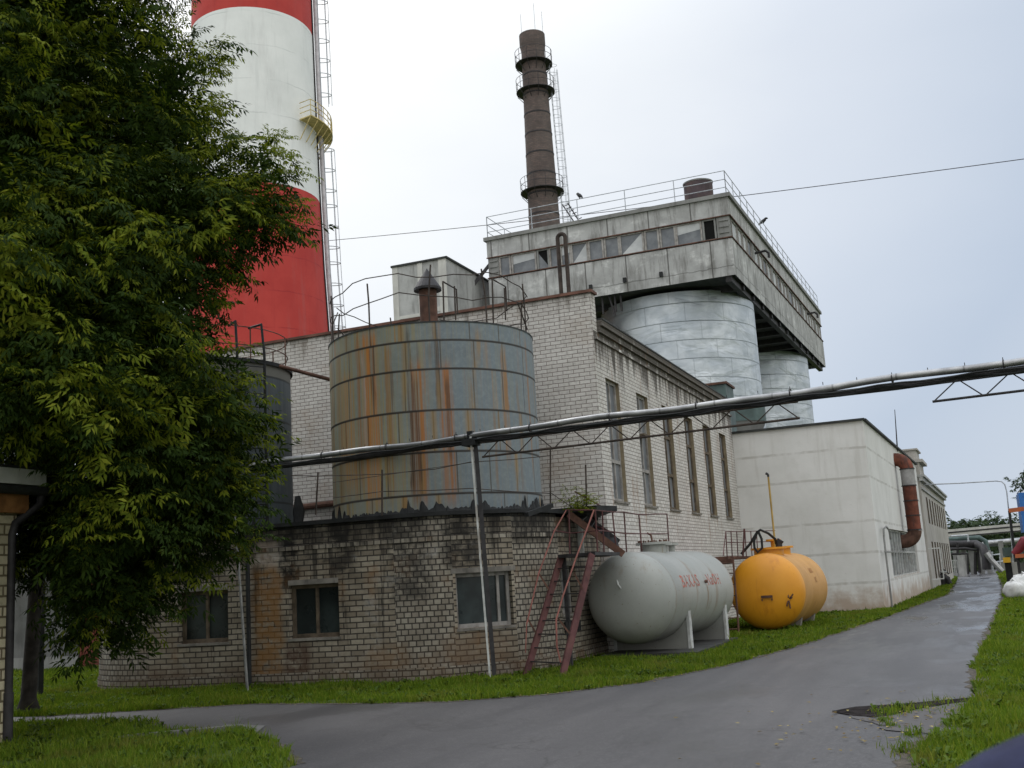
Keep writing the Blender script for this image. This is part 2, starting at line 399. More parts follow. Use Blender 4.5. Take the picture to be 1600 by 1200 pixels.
def m_silo():
    m = Mt('galvanised_silo', .48, .82, .4); u, v, _ = m.sep()
    c = m.mix(m.step(m.noise(m.sc(m.uv(), (.6, .9, 1)), 1.1, 5), .3, .7), (.42, .46, .50), (.60, .635, .665))
    c = m.mix(m.mul(m.step(m.noise(m.comb(m.mul(u, .9), m.mul(v, .5)), 1.1, 5, .65), .46, .66), .42), c, (.32, .365, .41))
    vr = m.math('DIVIDE', m.math('SUBTRACT', v, .10), .93)
    lv = m.math('FRACT', vr); odd = m.math('FRACT', m.mul(m.math('FLOOR', m.math('ADD', vr, .5)), .37))
    su = m.math('FRACT', m.math('ADD', m.math('DIVIDE', u, 2.0), odd))
    line = m.mx(m.math('SUBTRACT', 1.0, m.step(m.math('ABSOLUTE', m.math('SUBTRACT', lv, .5)), .012, .03)),
                m.math('SUBTRACT', 1.0, m.step(m.math('ABSOLUTE', m.math('SUBTRACT', su, .5)), .006, .015)))
    c = m.mix(m.mul(line, .3), c, (.16, .18, .2))
    w = m.noise(m.sc(m.uv(), (.5, 1.0, 1)), 1.0, 3, .5, 1.2)
    m.bump(m.math('ADD', w, m.mul(line, -.12)), .4, .25)
    return m.out(c, m.math('ADD', .42, m.mul(m.noise(m.uv(), 2, 4), .22)))
SILO = m_silo()

def m_conc(name, a, b, stain, amt=.5, sx=2.0, sv=.35, bump=.25):
    m = Mt(name, .9, 0, .2); u, v, _ = m.sep()
    c = m.mix(m.step(m.noise(m.uv(), .9, 6, .6), .3, .7), a, b)
    c = m.mix(m.mul(m.step(m.noise(m.comb(m.mul(u, sx), m.mul(v, sv)), 1.2, 6, .68), .48, .7), amt), c, stain)
    c = m.mix(m.mul(m.step(m.noise(m.uv(), 7, 5, .7), .55, .8), .3), c, tuple(x*.6 for x in a))
    m.bump(m.noise(m.uv(), 14, 5), bump, .01); return m.out(c)
CONC = m_conc('stained_concrete', (.29,.29,.285), (.45,.45,.445), (.15,.145,.135), .6)
def m_panel():
    m = Mt('concrete_panel', .9, 0, .2); u, v, _ = m.sep()
    c = m.mix(m.step(m.noise(m.uv(), .55, 6, .62), .3, .7), (.29, .29, .285), (.47, .47, .465))
    c = m.mix(m.mul(m.step(m.noise(m.sc(m.uv(), (.9, 1.2, 1)), 1.0, 6, .7), .52, .66), .7), c, (.62, .62, .61))
    c = m.mix(m.mul(m.step(m.noise(m.comb(m.mul(u, 2.4), m.mul(v, .3)), 1.2, 6, .7), .46, .66), .65), c, (.14, .135, .125))
    s = m.math('ABSOLUTE', m.math('SUBTRACT', m.math('FRACT', m.math('DIVIDE', m.math('ADD', u, m.mul(m.step(v, 17.5, 17.6), .8)), 2.1)), .5))
    c = m.mix(m.mul(m.math('SUBTRACT', 1.0, m.step(s, .008, .022)), .8), c, (.07, .065, .06))
    c = m.mix(m.mul(m.band(m.math('ADD', v, m.mul(m.math('SUBTRACT', m.noise(m.uv(), 2, 3), .5), .2)), 15.65, .035), .6), c, (.1, .1, .095))
    m.bump(m.noise(m.uv(), 10, 5), .3, .015); return m.out(c)
CONC_PANEL = m_panel()
CONC_DK = m_conc('dark_concrete', (.19,.19,.185), (.26,.26,.25), (.10,.09,.085), .55)
CONC_PALE = m_conc('pale_concrete', (.46,.45,.43), (.56,.55,.52), (.3,.28,.26), .35)
SOFFIT = m_conc('soffit_steel', (.06,.062,.068), (.09,.092,.10), (.03,.03,.03), .5)
def m_white():
    m = Mt('white_plaster', .85, 0, .25); u, v, _ = m.sep()
    c = m.mix(m.step(m.noise(m.uv(), .5, 6, .6), .3, .7), (.60, .592, .575), (.69, .68, .668))
    wob = m.math('ADD', v, m.mul(m.math('SUBTRACT', m.noise(m.sc(m.uv(), (1, 1, 1)), 1.3, 3), .5), .07))
    for z in (.91, 1.89, 2.9, 4.35, 5.32):
        c = m.mix(m.mul(m.band(wob, z, .055), m.step(m.noise(m.uv(), 2.2, 5), .30, .58), .55), c, (.34, .32, .29))
    low = m.step(m.math('ADD', m.noise(m.uv(), 1.1, 6, .65), m.mul(v, -.42)), .12, .45)
    c = m.mix(m.mul(low, .78), c, (.33, .23, .16))
    c = m.mix(m.mul(m.step(m.noise(m.comb(m.mul(u, 2.4), m.mul(v, .22)), 1.3, 6, .65), .52, .72), .38), c, (.44, .42, .39))
    c = m.mix(m.mul(m.step(m.noise(m.uv(), .7, 6, .7), .52, .66), .30), c, (.50, .485, .46))
    c = m.mix(m.mul(m.step(m.noise(m.uv(), 5, 6, .7), .62, .7), .25), c, (.4, .37, .34))
    m.bump(m.noise(m.uv(), 5, 6, .6), .25, .02); return m.out(c)
WHITE = m_white()
OLDPLASTER = m_conc('old_plaster', (.37,.35,.32), (.46,.435,.405), (.22,.195,.17), .5)
def m_stackpaint(name, a, b, st):
    m = Mt(name, .7, 0, .3); u, v, _ = m.sep()
    c = m.mix(m.step(m.noise(m.uv(), .35, 6, .6), .3, .7), a, b)
    c = m.mix(m.mul(m.step(m.noise(m.comb(m.mul(u, 2.2), m.mul(v, .18)), .8, 6, .65), .54, .72), .35), c, st)
    l = m.math('ABSOLUTE', m.math('SUBTRACT', m.math('FRACT', m.math('DIVIDE', m.math('ADD', v, m.mul(m.math('SUBTRACT', m.noise(m.uv(), .8, 3), .5), .25)), 2.5)), .5))
    c = m.mix(m.mul(m.math('SUBTRACT', 1.0, m.step(l, .008, .022)), m.step(m.noise(m.uv(), .6, 4), .36, .58), .6), c, st)
    c = m.mix(m.mul(m.step(m.noise(m.comb(m.mul(u, .8), m.mul(v, .12)), 1.0, 6, .7), .50, .72), .16), c, (.20, .17, .165))
    m.bump(m.noise(m.uv(), 1.8, 6, .65), .2, .06); return m.out(c)
RED = m_stackpaint('red_stack_paint', (.38,.032,.026), (.45,.046,.036), (.26,.016,.018))
WHT = m_stackpaint('white_stack_paint', (.66,.675,.66), (.74,.75,.735), (.48,.50,.49))
TAR = plain('tar_felt', (.016,.017,.018), .7, 0, .4, 5)
ROOFTAR = plain('roof_felt', (.05,.053,.055), .85, 0, .3, 2)
DARKSTEEL = plain('dark_steel', (.035,.033,.035), .6, .2, .3, 6)
RAILDK = plain('rusty_dark_rail', (.05,.038,.032), .8, 0, .4, 5)
RAILGREY = plain('grey_rail', (.40,.42,.45), .6, .2, .2, 5)
RUSTBROWN = plain('brown_rust', (.105,.055,.04), .88, 0, .4, 4, dirt=(.07,.04,.03))
REDSTAIR = plain('faded_red_paint', (.095,.038,.038), .75, 0, .3, 5, dirt=(.12,.055,.045), dirt_amt=.6)
PINKRAIL = plain('faded_pink_rail', (.22,.085,.07), .75, 0, .25, 5, dirt=(.2,.08,.05))
DUCT = plain('rusted_duct', (.145,.047,.03), .85, 0, .4, 2.5, dirt=(.05,.03,.028), dirt_amt=.85)
RISER = plain('pale_riser_paint', (.50,.47,.49), .6, .1, .15, 3)
DRUM = plain('dark_purple_drum', (.062,.045,.05), .75, 0, .35, 1.5, dirt=(.11,.07,.06))
DUCTPALE = plain('duct_bare_sheet', (.30,.29,.29), .6, .3, .2, 3, dirt=(.22,.1,.06))
FLASH = plain('red_brown_flashing', (.15,.075,.055), .8, 0, .35, 3)
CAPDK = plain('dark_edge_flashing', (.035,.037,.036), .7, .1, .4, 3)
def m_silver():
    m = Mt('aluminium_lagging', .45, .8, .5); u, v, _ = m.sep()
    c = m.mix(m.step(m.noise(m.pos(), 2.5, 5), .35, .7), (.24, .24, .245), (.42, .42, .42))
    f = m.math('ABSOLUTE', m.math('SUBTRACT', m.math('FRACT', m.math('DIVIDE', u, .92)), .5))
    c = m.mix(m.mul(m.math('SUBTRACT', 1.0, m.step(f, .01, .02)), .6), c, (.1, .1, .1))
    m.bump(m.noise(m.sc(m.pos(), (1, 4, 4)), 4, 4), .25, .02); return m.out(c)
SILVER = m_silver()
PALEPOST = plain('pale_grey_paint', (.46,.47,.46), .7, 0, .2, 6, dirt=(.24,.19,.15), dirt_amt=.6)
def m_tankpaint(name, a, b, rust, amt=.4, rough=.45):
    m = Mt(name, rough, 0, .4); P = m.pos()
    c = m.mix(m.step(m.noise(P, 1.2, 5), .3, .7), a, b)
    c = m.mix(m.mul(m.step(m.noise(m.sc(P, (2.2, 2.2, .5)), 1.7, 6, .68), .54, .72), amt), c, rust)
    c = m.mix(m.mul(m.step(m.noise(P, 16, 4, .7), .66, .74), .5), c, tuple(x*.5 for x in rust))
    if 'grey' in name:
        x, y, z = m.sep(P); wz = m.mul(m.math('SUBTRACT', m.noise(P, 4, 4), .5), .06)
        for (y0, w, z0, z1, k) in ((23.36,.05,.70,1.36,.8),(22.62,.022,.2,2.2,.4),(23.98,.022,.2,2.2,.4),(22.66,.10,.9,1.9,.35),(24.02,.12,.6,1.7,.4),(21.32,.03,.2,2.2,.4),(25.25,.03,.2,2.2,.4)):
            c = m.mix(m.mul(m.band(m.math('ADD', y, wz), y0, w), m.step(z, z0, z0+.35), m.math('SUBTRACT', 1.0, m.step(z, z1-.1, z1)), k), c, (.20, .13, .07))
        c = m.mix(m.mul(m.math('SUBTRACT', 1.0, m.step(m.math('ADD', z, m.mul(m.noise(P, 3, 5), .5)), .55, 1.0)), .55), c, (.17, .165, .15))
        c = m.mix(m.mul(m.step(m.noise(P, 26, 3, .6), .66, .71), .7), c, (.16, .10, .06))
    m.bump(m.noise(P, 3, 4), .12, .04); return m.out(c)
GREYTANK = m_tankpaint('grey_green_tank_paint', (.295,.305,.285), (.35,.355,.335), (.235,.20,.155), .6)
YELDOME = m_tankpaint('amber_tank_paint', (.60,.245,.012), (.68,.295,.018), (.42,.14,.012), .5)
YELSIDE = m_tankpaint('faded_amber_paint', (.46,.235,.055), (.54,.285,.085), (.31,.13,.045), .6, .6)
YELPIPE = plain('yellow_pipe_paint', (.40,.27,.075), .6, 0, .2, 5)
TEXTRED = plain('faded_red_lettering', (.36,.13,.10), .8, 0, .35, 9)
TEXTBROWN = plain('faded_brown_lettering', (.37,.17,.06), .8, 0, .3, 9)
BLACKHOSE = plain('black_rubber', (.015,.015,.016), .5)
def m_glass(name, a, b, rough=.18):
    m = Mt(name, rough, 0, .35); c = m.mix(m.step(m.noise(m.pos(), 1.6, 5, .6), .35, .7), a, b)
    r = m.math('ADD', rough, m.mul(m.noise(m.pos(), 4, 4), .25)); return m.out(c, r)
GLASS_DK = m_glass('dark_dusty_glass', (.012,.018,.020), (.035,.048,.05))
GLASS_MID = m_glass('grey_dusty_glass', (.12,.13,.145), (.20,.21,.225), .3)
GLASS_LT = m_glass('whitewashed_glass', (.40,.41,.42), (.52,.53,.53), .4)
VOID_DARK = m_glass('painted_dark_void', (.004,.004,.004), (.006,.006,.006), .9)  # near-black sheet stands in for the unlit room behind broken panes
FRAMEWD = plain('weathered_wood_frame', (.115,.09,.065), .85, 0, .35, 6)
FRAMEGR = plain('grey_window_frame', (.30,.285,.27), .8, 0, .25, 5, dirt=(.12,.09,.07))
OCHRE = plain('ochre_reveal_paint', (.25,.205,.135), .85, 0, .2, 3, dirt=(.14,.11,.08))
LINTEL = plain('concrete_lintel', (.20,.185,.165), .9, 0, .3, 4, dirt=(.06,.055,.05))
WHITEPAINT = plain('white_gloss_paint', (.72,.72,.70), .5, 0, .1, 4, dirt=(.45,.43,.4), dirt_amt=.3)
BLUEP = plain('blue_sheet', (.03,.14,.42), .5, 0, .15, 2)
REDTHING = plain('maroon_paint', (.16,.02,.03), .6, 0, .2, 3)
ORANGEP = plain('orange_red_paint', (.42,.12,.05), .7, 0, .2, 3)
YELLOWBOX = plain('yellow_box_paint', (.75,.42,.03), .6, 0, .1, 3)
SACK = plain('white_woven_sack', (.58,.58,.57), .75, 0, .15, 6, bump=.4)
GREENDK = plain('grey_green_sheet', (.075,.11,.105), .6, 0, .25, 2)
YELRAIL = plain('dull_yellow_rail', (.50,.40,.17), .7, 0, .2, 4)

def m_leaf(name, a, b, c, tr=.35):
    m = Mt(name, .7, 0, .07); r = m.rnd()
    col = m.ramp(r, [(0, a), (.55, b), (1, c)])
    col = m.mix(m.mul(m.step(m.noise(m.pos(), .9, 4), .35, .65), .45), col, tuple(x*.55 for x in b))
    if 'grass' in name: col = m.mix(m.mul(m.step(m.noise(m.pos(), .7, 6, .7), .52, .68), .55), col, (.19, .16, .05))
    m.out(col)
    t = m.n('ShaderNodeBsdfTranslucent'); m.put(t.inputs[0], m.mix(1.0, col, (1.0, 1.0, .55), 'MULTIPLY'))
    mixs = m.n('ShaderNodeMixShader'); mixs.inputs[0].default_value = tr
    m.t.links.new(m.b.outputs[0], mixs.inputs[1]); m.t.links.new(t.outputs[0], mixs.inputs[2])
    m.t.links.new(mixs.outputs[0], m.t.nodes['Material Output'].inputs[0]); return m.m
LEAF_OLD_SHADE = m_leaf('leaf_old_shade', (.013,.027,.005), (.024,.046,.007), (.046,.072,.010), .25)  # older leaves, colour lowered further to paint the crown's inner shade
LEAF_NEW_LIT = m_leaf('leaf_young_lit', (.085,.122,.012), (.148,.190,.018), (.24,.255,.028), .42)  # yellowish young leaves, brightened so the outer tufts read as lit
LEAF_FAR = m_leaf('leaf_far', (.03,.05,.025), (.045,.07,.035), (.06,.085,.04), .25)
GRASSB = m_leaf('grass_blade', (.088,.155,.014), (.132,.212,.02), (.235,.27,.038), .40)
BARK = plain('bark', (.035,.03,.026), .95, 0, .4, 6, bump=.6)

def m_ground():
    m = Mt('turf_soil', .95, 0, .15); P = m.pos()
    c = m.mix(m.step(m.noise(P, 1.1, 6, .65), .35, .68), (.045, .072, .014), (.085, .115, .022))
    c = m.mix(m.mul(m.step(m.noise(P, 14, 4, .7), .4, .68), .6), c, (.03, .05, .01))
    c = m.mix(m.mul(m.step(m.noise(P, 2.7, 5, .7), .56, .72), .6), c, (.06, .048, .028))
    m.bump(m.noise(P, 9, 5), .6, .04); return m.out(c)
TURF = m_ground()
def m_road():
    m = Mt('damp_asphalt', .6, 0, .45); P = m.pos()
    big = m.noise(m.sc(P, (1, .35, 1)), .55, 6, .6)
    c = m.mix(m.step(big, .3, .7), (.036, .0345, .0365), (.066, .063, .0655))
    c = m.mix(m.mul(m.step(m.noise(P, 38, 3, .8), .48, .68), .5), c, (.14, .132, .132))
    c = m.mix(m.mul(m.step(m.noise(P, 1.7, 7, .7), .56, .70), .45), c, (.036, .033, .033))
    dn = m.n('ShaderNodeVectorMath', operation='ADD'); m.put(dn.inputs[0], m.sc(P, (1, .6, 1))); nn = m.n('ShaderNodeTexNoise'); m.put(nn.inputs['Vector'], P); nn.inputs['Scale'].default_value = 1.1; nn.inputs['Detail'].default_value = 6; m.t.links.new(nn.outputs['Color'], dn.inputs[1])
    tr_ = m.noise(m.sc(P, (2.2, .10, 1)), 1.0, 4, .6); c = m.mix(m.mul(m.step(tr_, .45, .62), .45), c, (.040, .038, .041))
    c = m.mix(m.mul(m.step(m.noise(P, 7, 6, .75), .52, .72), .5), c, (.095, .09, .092))
    ck = m.voro(dn.outputs[0], .5, 'DISTANCE_TO_EDGE')['Distance']
    c = m.mix(m.mul(m.math('SUBTRACT', 1.0, m.step(ck, .002, .012)), m.step(m.noise(P, .7, 4), .45, .6), .7), c, (.03, .028, .028))
    x, y, z = m.sep(P)
    wet = m.mul(m.step(m.noise(m.sc(P, (1.0, .22, 1)), .8, 5, .6), .46, .62), m.step(y, 15.0, 30.0))
    wet = m.mx(wet, m.mul(m.step(m.noise(m.sc(P, (1, .5, 1)), .5, 4), .52, .66), .45))
    c = m.mix(m.mul(wet, .45), c, (.055, .055, .062))
    r = m.math('SUBTRACT', .56, m.mul(wet, .42))
    m.bump(m.math('ADD', m.noise(P, 70, 3), m.mul(m.noise(P, 3, 4), .8)), .22, .012); return m.out(c, r)
ROAD = m_road()
PATCH = m_conc('worn_concrete_patch', (.075,.072,.074), (.105,.10,.10), (.05,.046,.045), .5)
POTHOLE = plain('pothole_dirt_shade', (.020,.017,.017), .97, 0, .5, 9, spec=.05, bump=.8)  # dark dirt; its near-black colour stands in for shade in an uncut hole
DARKCONC = plain('dark_slab_concrete', (.045,.044,.042), .8, 0, .35, 4)  # very dark even tone for the slab below the grey tank
GRAVEL = plain('gravel_dirt', (.075,.065,.052), .95, 0, .45, 12, bump=.8)
KERB = m_conc('old_concrete_kerb', (.12,.118,.115), (.16,.155,.15), (.1,.095,.09), .4)
# ------------------------------------------------------------------ setting: ground, road, patches
def ripple(pts, step=.5, amp=.08, seed=1):
    # densify a plan polyline and roughen it
    rr = random.Random(seed); out = []
    for a, b in zip(pts[:-1], pts[1:]):
        a, b = Vector(a), Vector(b); n = max(1, int((b-a).length/step))
        for i in range(n):
            p = a.lerp(b, i/n); out.append((p.x+rr.uniform(-amp, amp), p.y+rr.uniform(-amp, amp)))
    out.append(tuple(pts[-1][:2])); return out
def G(*px): return [tuple(gz(x, y)[:2]) for x, y in px]

mb = MB(); S = 900
gx = [-S, -120, -60, -40, -30, -25] + [-22+i for i in range(33)] + [14, 20, 40, 120, S]
gy = [-60, -20, -8, 0] + [4+i for i in range(46)] + [60, 90, 140, 220, 400, S]
def gh(x, y): return 0.0
for i in range(len(gx)-1):
    for j in range(len(gy)-1):
        mb.face([(gx[i],gy[j],0),(gx[i+1],gy[j],0),(gx[i+1],gy[j+1],0),(gx[i],gy[j+1],0)])
tag(mb.build('ground', TURF, loc=(0,0,0)), kind='structure')

ROAD_L = [(-40,13.6)] + G((60,1121),(250,1110),(400,1101),(560,1101),(700,1098),(850,1087),(1000,1068),(1130,1042),(1250,1010),(1370,970),(1480,930),(1492,912),(1496,903)) + [(-2.2,110),(-9,118)]
ROAD_R = [(9,125)] + [(1.9,104)] + G((1562,904),(1568,918),(1567,940),(1556,965),(1548,985),(1538,1010),(1521,1045),(1524,1070),(1530,1092),(1505,1120),(1470,1150),(1425,1175),(1410,1199)) + [(-.9,6),(-1.2,-12)]
ROAD_B = [(-6.5,-12),(-6.2,8.6)] + G((470,1196),(430,1160),(385,1146),(330,1147),(262,1139),(240,1128),(120,1131),(60,1129)) + [(-40,12.2)]
outline = ripple(ROAD_L, .45, .05, 3) + ripple(ROAD_R, .45, .06, 4) + ripple(ROAD_B, .45, .05, 5)
def flat_poly(name, pts, z, mat, kind='structure'):
    me = bpy.data.meshes.new(name); import bmesh
    bm = bmesh.new(); vs = [bm.verts.new((p[0], p[1], z)) for p in pts]
    bm.faces.new(vs); bmesh.ops.triangulate(bm, faces=bm.faces[:])
    bmesh.ops.recalc_face_normals(bm, faces=bm.faces[:])
    if sum(f.normal.z for f in bm.faces) < 0: bmesh.ops.reverse_faces(bm, faces=bm.faces[:])
    bm.to_mesh(me); bm.free(); me.materials.append(mat)
    o = bpy.data.objects.new(name, me); COL.objects.link(o); WL[name] = Vector((0,0,0)); o['kind'] = kind; return o
flat_poly('road', outline, .010, ROAD)
# worn bay at the right of the road, its dirt line and the pothole
bay = G((1318,1116),(1345,1108),(1400,1104),(1460,1098),(1524,1093),(1545,1104),(1540,1122),(1500,1140),(1462,1150),(1425,1146),(1380,1137),(1345,1128))
flat_poly('road_patch', ripple(bay+[bay[0]], .2, .03, 8)[:-1], .016, PATCH)
pot = G((1303,1115),(1335,1108),(1400,1104),(1460,1099),(1520,1093),(1524,1097),(1465,1105),(1425,1112),(1398,1119),(1370,1124),(1335,1121))
flat_poly('pothole', ripple(pot+[pot[0]], .12, .02, 9)[:-1], .021, POTHOLE)  # flat sheet, depth only suggested by painted-in shade
lip = MB(); lq = G((1302,1114),(1335,1107.5),(1400,1103.5),(1460,1098.5),(1524,1092.5))
lq = ripple(lq, .2, .012, 12)
for a_, b_ in zip(lq[:-1], lq[1:]): lip.bar((a_[0],a_[1],.018), (b_[0],b_[1],.018), .02, .016)
lip.build('road_edge', ROAD)['kind'] = 'structure'
edge = G((1355,1126),(1380,1120),(1372,1130),(1395,1138),(1440,1147),(1430,1151),(1385,1143))
flat_poly('dirt_patch', ripple(edge+[edge[0]], .15, .03, 10)[:-1], .019, PATCH)
kb = MB(); k0 = G((185,1159))[0]; k1 = G((380,1141))[0]
kb.bar((k0[0],k0[1],.035),(k1[0],k1[1],.035), .13, .07); tag(kb.build('kerb', KERB), kind='structure')
pa = G((330,1142),(352,1134),(415,1136),(402,1146),(372,1150))
flat_poly('pavement', pa, .018, KERB)

def verge(name, pts, seed, w0, w1):
    rr = random.Random(seed); P_ = ripple(pts, .18, .015, seed); m = MB(); n = len(P_); L_, R_ = [], []
    for i in range(n):
        a, b = Vector(P_[max(i-1,0)]), Vector(P_[min(i+1,n-1)]); t = (b-a).normalized(); nr = Vector((-t.y, t.x)); p = Vector(P_[i])
        L_.append(p+nr*rr.uniform(w0, w1)); R_.append(p-nr*rr.uniform(w0*.4, w1*.7))
    for i in range(n-1): m.face([(R_[i].x,R_[i].y,.0135),(R_[i+1].x,R_[i+1].y,.0135),(L_[i+1].x,L_[i+1].y,.0135),(L_[i].x,L_[i].y,.0135)])
    o = m.build(name, GRAVEL); o['kind'] = 'structure'
verge('dirt_path', ROAD_L[1:13], 41, .03, .16); verge('dirt_path', ROAD_R[2:17], 42, .05, .22); verge('dirt_path', ROAD_B[2:8], 43, .03, .12)

# ------------------------------------------------------------------ low brick pump house under the two tanks
CR, RR = Vector((-9.76, 19.83)), 2.5      # right round end, under the rusty tank
CL, RL = Vector((-14.7, 18.9)), 2.15      # left round end, under the dark tank
HP = 2.86
ph = thing('pump_house', (-11.5, 19.5, 0), 'low grimy round-ended brick building with small windows, carrying two upright tanks', 'building')
tang = math.atan2(17.33-16.77, -9.54+14.5) - PI/2   # direction of the straight front's outward normal
path = [(-16.85, 22.4, 0)]
aL0, aL1 = PI, 2*PI + tang
for i in range(19): a = aL0+(aL1-aL0)*i/18; path.append((CL.x+RL*math.cos(a), CL.y+RL*math.sin(a), 1))
W3a, W3b = R(300.5), R(327.5)
aS = 2*PI + tang
angs = [aS+(W3a-aS)*i/5 for i in range(6)] + [W3b+(2*PI-W3b)*i/8 for i in range(9)]
for k, a in enumerate(angs): path.append((CR.x+RR*math.cos(a), CR.y+RR*math.sin(a), 2 if k < 5 else (3 if k == 5 else 1)))
path.append((CR.x+RR, 22.44, 0))
mb = MB(); u = 0; wins = []
for i in range(len(path)-1):
    a, b = path[i], path[i+1]; L = math.hypot(b[0]-a[0], b[1]-a[1]); ops = []; mat = 0
    if i == 19:                                        # straight front with two windows
        A = Vector(a[:2]); d = (Vector(b[:2])-A).normalized()
        for x0, x1 in ((-13.82,-12.78),(-11.55,-10.56)):
            ua, ub = (x0-A.x)/d.x, (x1-A.x)/d.x; ops.append((ua, ub, .84, 1.79)); wins.append((A, d, ua, ub, .84, 1.79))
    elif a[2] == 3:
        ops = [(.05, L-.05, .86, 1.82)]; A = Vector(a[:2]); wins.append((A, (Vector(b[:2])-A).normalized(), .05, L-.05, .86, 1.82))
    elif i == len(path)-2:
        A = Vector(a[:2]); ops = [(.02, .92, .95, 1.86)]; wins.append((A, (Vector(b[:2])-A).normalized(), .02, .92, .95, 1.86))
    else: mat = 1
    if i in (0, 0): mat = 0
    mb.wall(a, b, 0, HP, ops, .24, mat, u0=u); u += L
wall_o = mb.build('wall', [BRK_PED, BRK_HEAD], ph)
# plinth course standing 2 cm proud and the projecting course below the roof
def offpath(off, z0, z1, mat, name, start=0, end=None, inner=None):
    pts = [Vector(p[:2]) for p in path]; n = len(pts); o1 = []; o0 = []
    for i in range(n):
        t = (pts[min(i+1, n-1)]-pts[max(i-1, 0)]).normalized(); nr = Vector((t.y, -t.x))
        o1.append(pts[i]+nr*off); o0.append(pts[i]+nr*(inner if inner is not None else -.05))
    m = MB()
    for i in range(n-1):
        a, b, c, d = o0[i], o1[i], o1[i+1], o0[i+1]
        m.hexa([(a.x,a.y,z0),(b.x,b.y,z0),(c.x,c.y,z0),(d.x,d.y,z0)], [(a.x,a.y,z1),(b.x,b.y,z1),(c.x,c.y,z1),(d.x,d.y,z1)])
    return m.build(name, mat, ph)
offpath(.022, .0, .24, BRK_HEAD, 'plinth')
offpath(.020, 2.42, 2.50, BRK_HEAD, 'brick_band')
offpath(.07, HP, HP+.07, TAR, 'roof_edge', inner=-.25)
mb = MB(); rp = [p[:2] for p in path]; mb.prism(rp, HP-.06, HP+.02); mb.build('roof', ROOFTAR, ph)
for k, (A, d, ua, ub, za, zb) in enumerate(wins):
    inn = Vector((-d.y, d.x)); e = .17
    P = lambda u_, z_, q: Vector((A.x+d.x*u_+inn.x*q, A.y+d.y*u_+inn.y*q, z_))
    f = MB(); w = .07
    f.bar(P(ua+w/2,za,e), P(ua+w/2,zb,e), w, .06, up=(d.x,d.y,0)); f.bar(P(ub-w/2,za,e), P(ub-w/2,zb,e), w, .06, up=(d.x,d.y,0))
    f.bar(P(ua+w,za+w/2,e), P(ub-w,za+w/2,e), .06, w); f.bar(P(ua+w,zb-w/2,e), P(ub-w,zb-w/2,e), .06, w)
    if k != 2: f.bar(P((ua+ub)/2,za+w,e-.002), P((ua+ub)/2,zb-w,e-.002), .055, .05, up=(d.x,d.y,0))
    if k == 2: f.bar(P(ub-.22,za+w,e-.002), P(ub-.22,zb-w,e-.002), .05, .05, up=(d.x,d.y,0))
    fo = f.build('window', FRAMEWD if k < 2 else FRAMEGR, ph)
    g = MB(); g.face([P(ua+.03,za+.03,e+.02), P(ub-.03,za+.03,e+.02), P(ub-.03,zb-.03,e+.02), P(ua+.03,zb-.03,e+.02)])
    g.build('pane', GLASS_MID if k == 3 else GLASS_DK, fo)
    s = MB(); s.bar(P(ua-.02,za-.025,.09), P(ub+.02,za-.025,.09), .22, .045); s.build('sill', LINTEL, fo)
    l = MB(); x_ = .08 if k > 1 else .0; l.bar(P(ua-x_,zb+.045,.11), P(ub+x_,zb+.045,.11), .235, .09); l.build('lintel', LINTEL, fo)
# black downpipe on the straight front
A0 = Vector((-12.33, 17.02)); nrm = Vector((math.cos(tang), math.sin(tang)))
q = A0+nrm*.07
mb = MB(); mb.tube([(q.x, q.y, .02),(q.x, q.y, 2.3),(q.x-.02, q.y+.02, 2.5),(q.x-.1, q.y+.05, 2.75)], .042, 10); mb.build('drainpipe', TAR, ph, smooth=True)
# overhanging slab edge by the stair, with a torn felt strip hanging off the corner
mb = MB(); mb.prism([(-7.9,20.3),(-6.55,20.2),(-6.35,20.9),(-6.7,21.5),(-7.2,22.38),(-8.6,22.38)], HP+.02, HP+.12); mb.build('roof_slab', TAR, ph)
mb = MB(); p0 = atD(823,804,19.25); p1 = atD(862,790,19.7); mb.bar(p0, p1, .09, .08); mb.build('loose_beam', TAR, ph)

# wire railing round the pump-house roof
rl = thing('roof_rail', (-10, 18, HP), 'thin wire railing on leaning iron posts along the low brick building roof', 'railing')
posts = [(497,738,494,826,18.7),(597,734,597,806,19.75),(860,703,860,795,20.55),(915,726,917,799,21.2)]
tops = []
for (xa,ya,xb,yb,D) in posts:
    pb = atD(xb,yb,D); pb.z = HP+.06; pt = atD(xa,ya,D); m = MB(); m.tube([pb, pt], .017, 6); m.build('post', RAILDK, rl); tops.append((pb, pt))
w = MB()
def wire(mb_, pts, r=.007): mb_.tube(pts, r, 5)
wire(w, [atD(455,743,18.9), atD(497,744,18.7), atD(597,741,19.6), atD(680,733,19.3), atD(735,722,19.4), atD(800,718,19.9), atD(860,712,20.5)], .008)
wire(w, [atD(520,778,18.9), atD(597,768,19.6), atD(680,766,19.2), atD(735,763,19.3), atD(800,768,19.8), atD(862,771,20.5), atD(900,797,20.8)], .008)
wire(w, [atD(520,754,18.9), atD(740,722,19.4)], .006)
w.build('wire', RAILDK, rl)

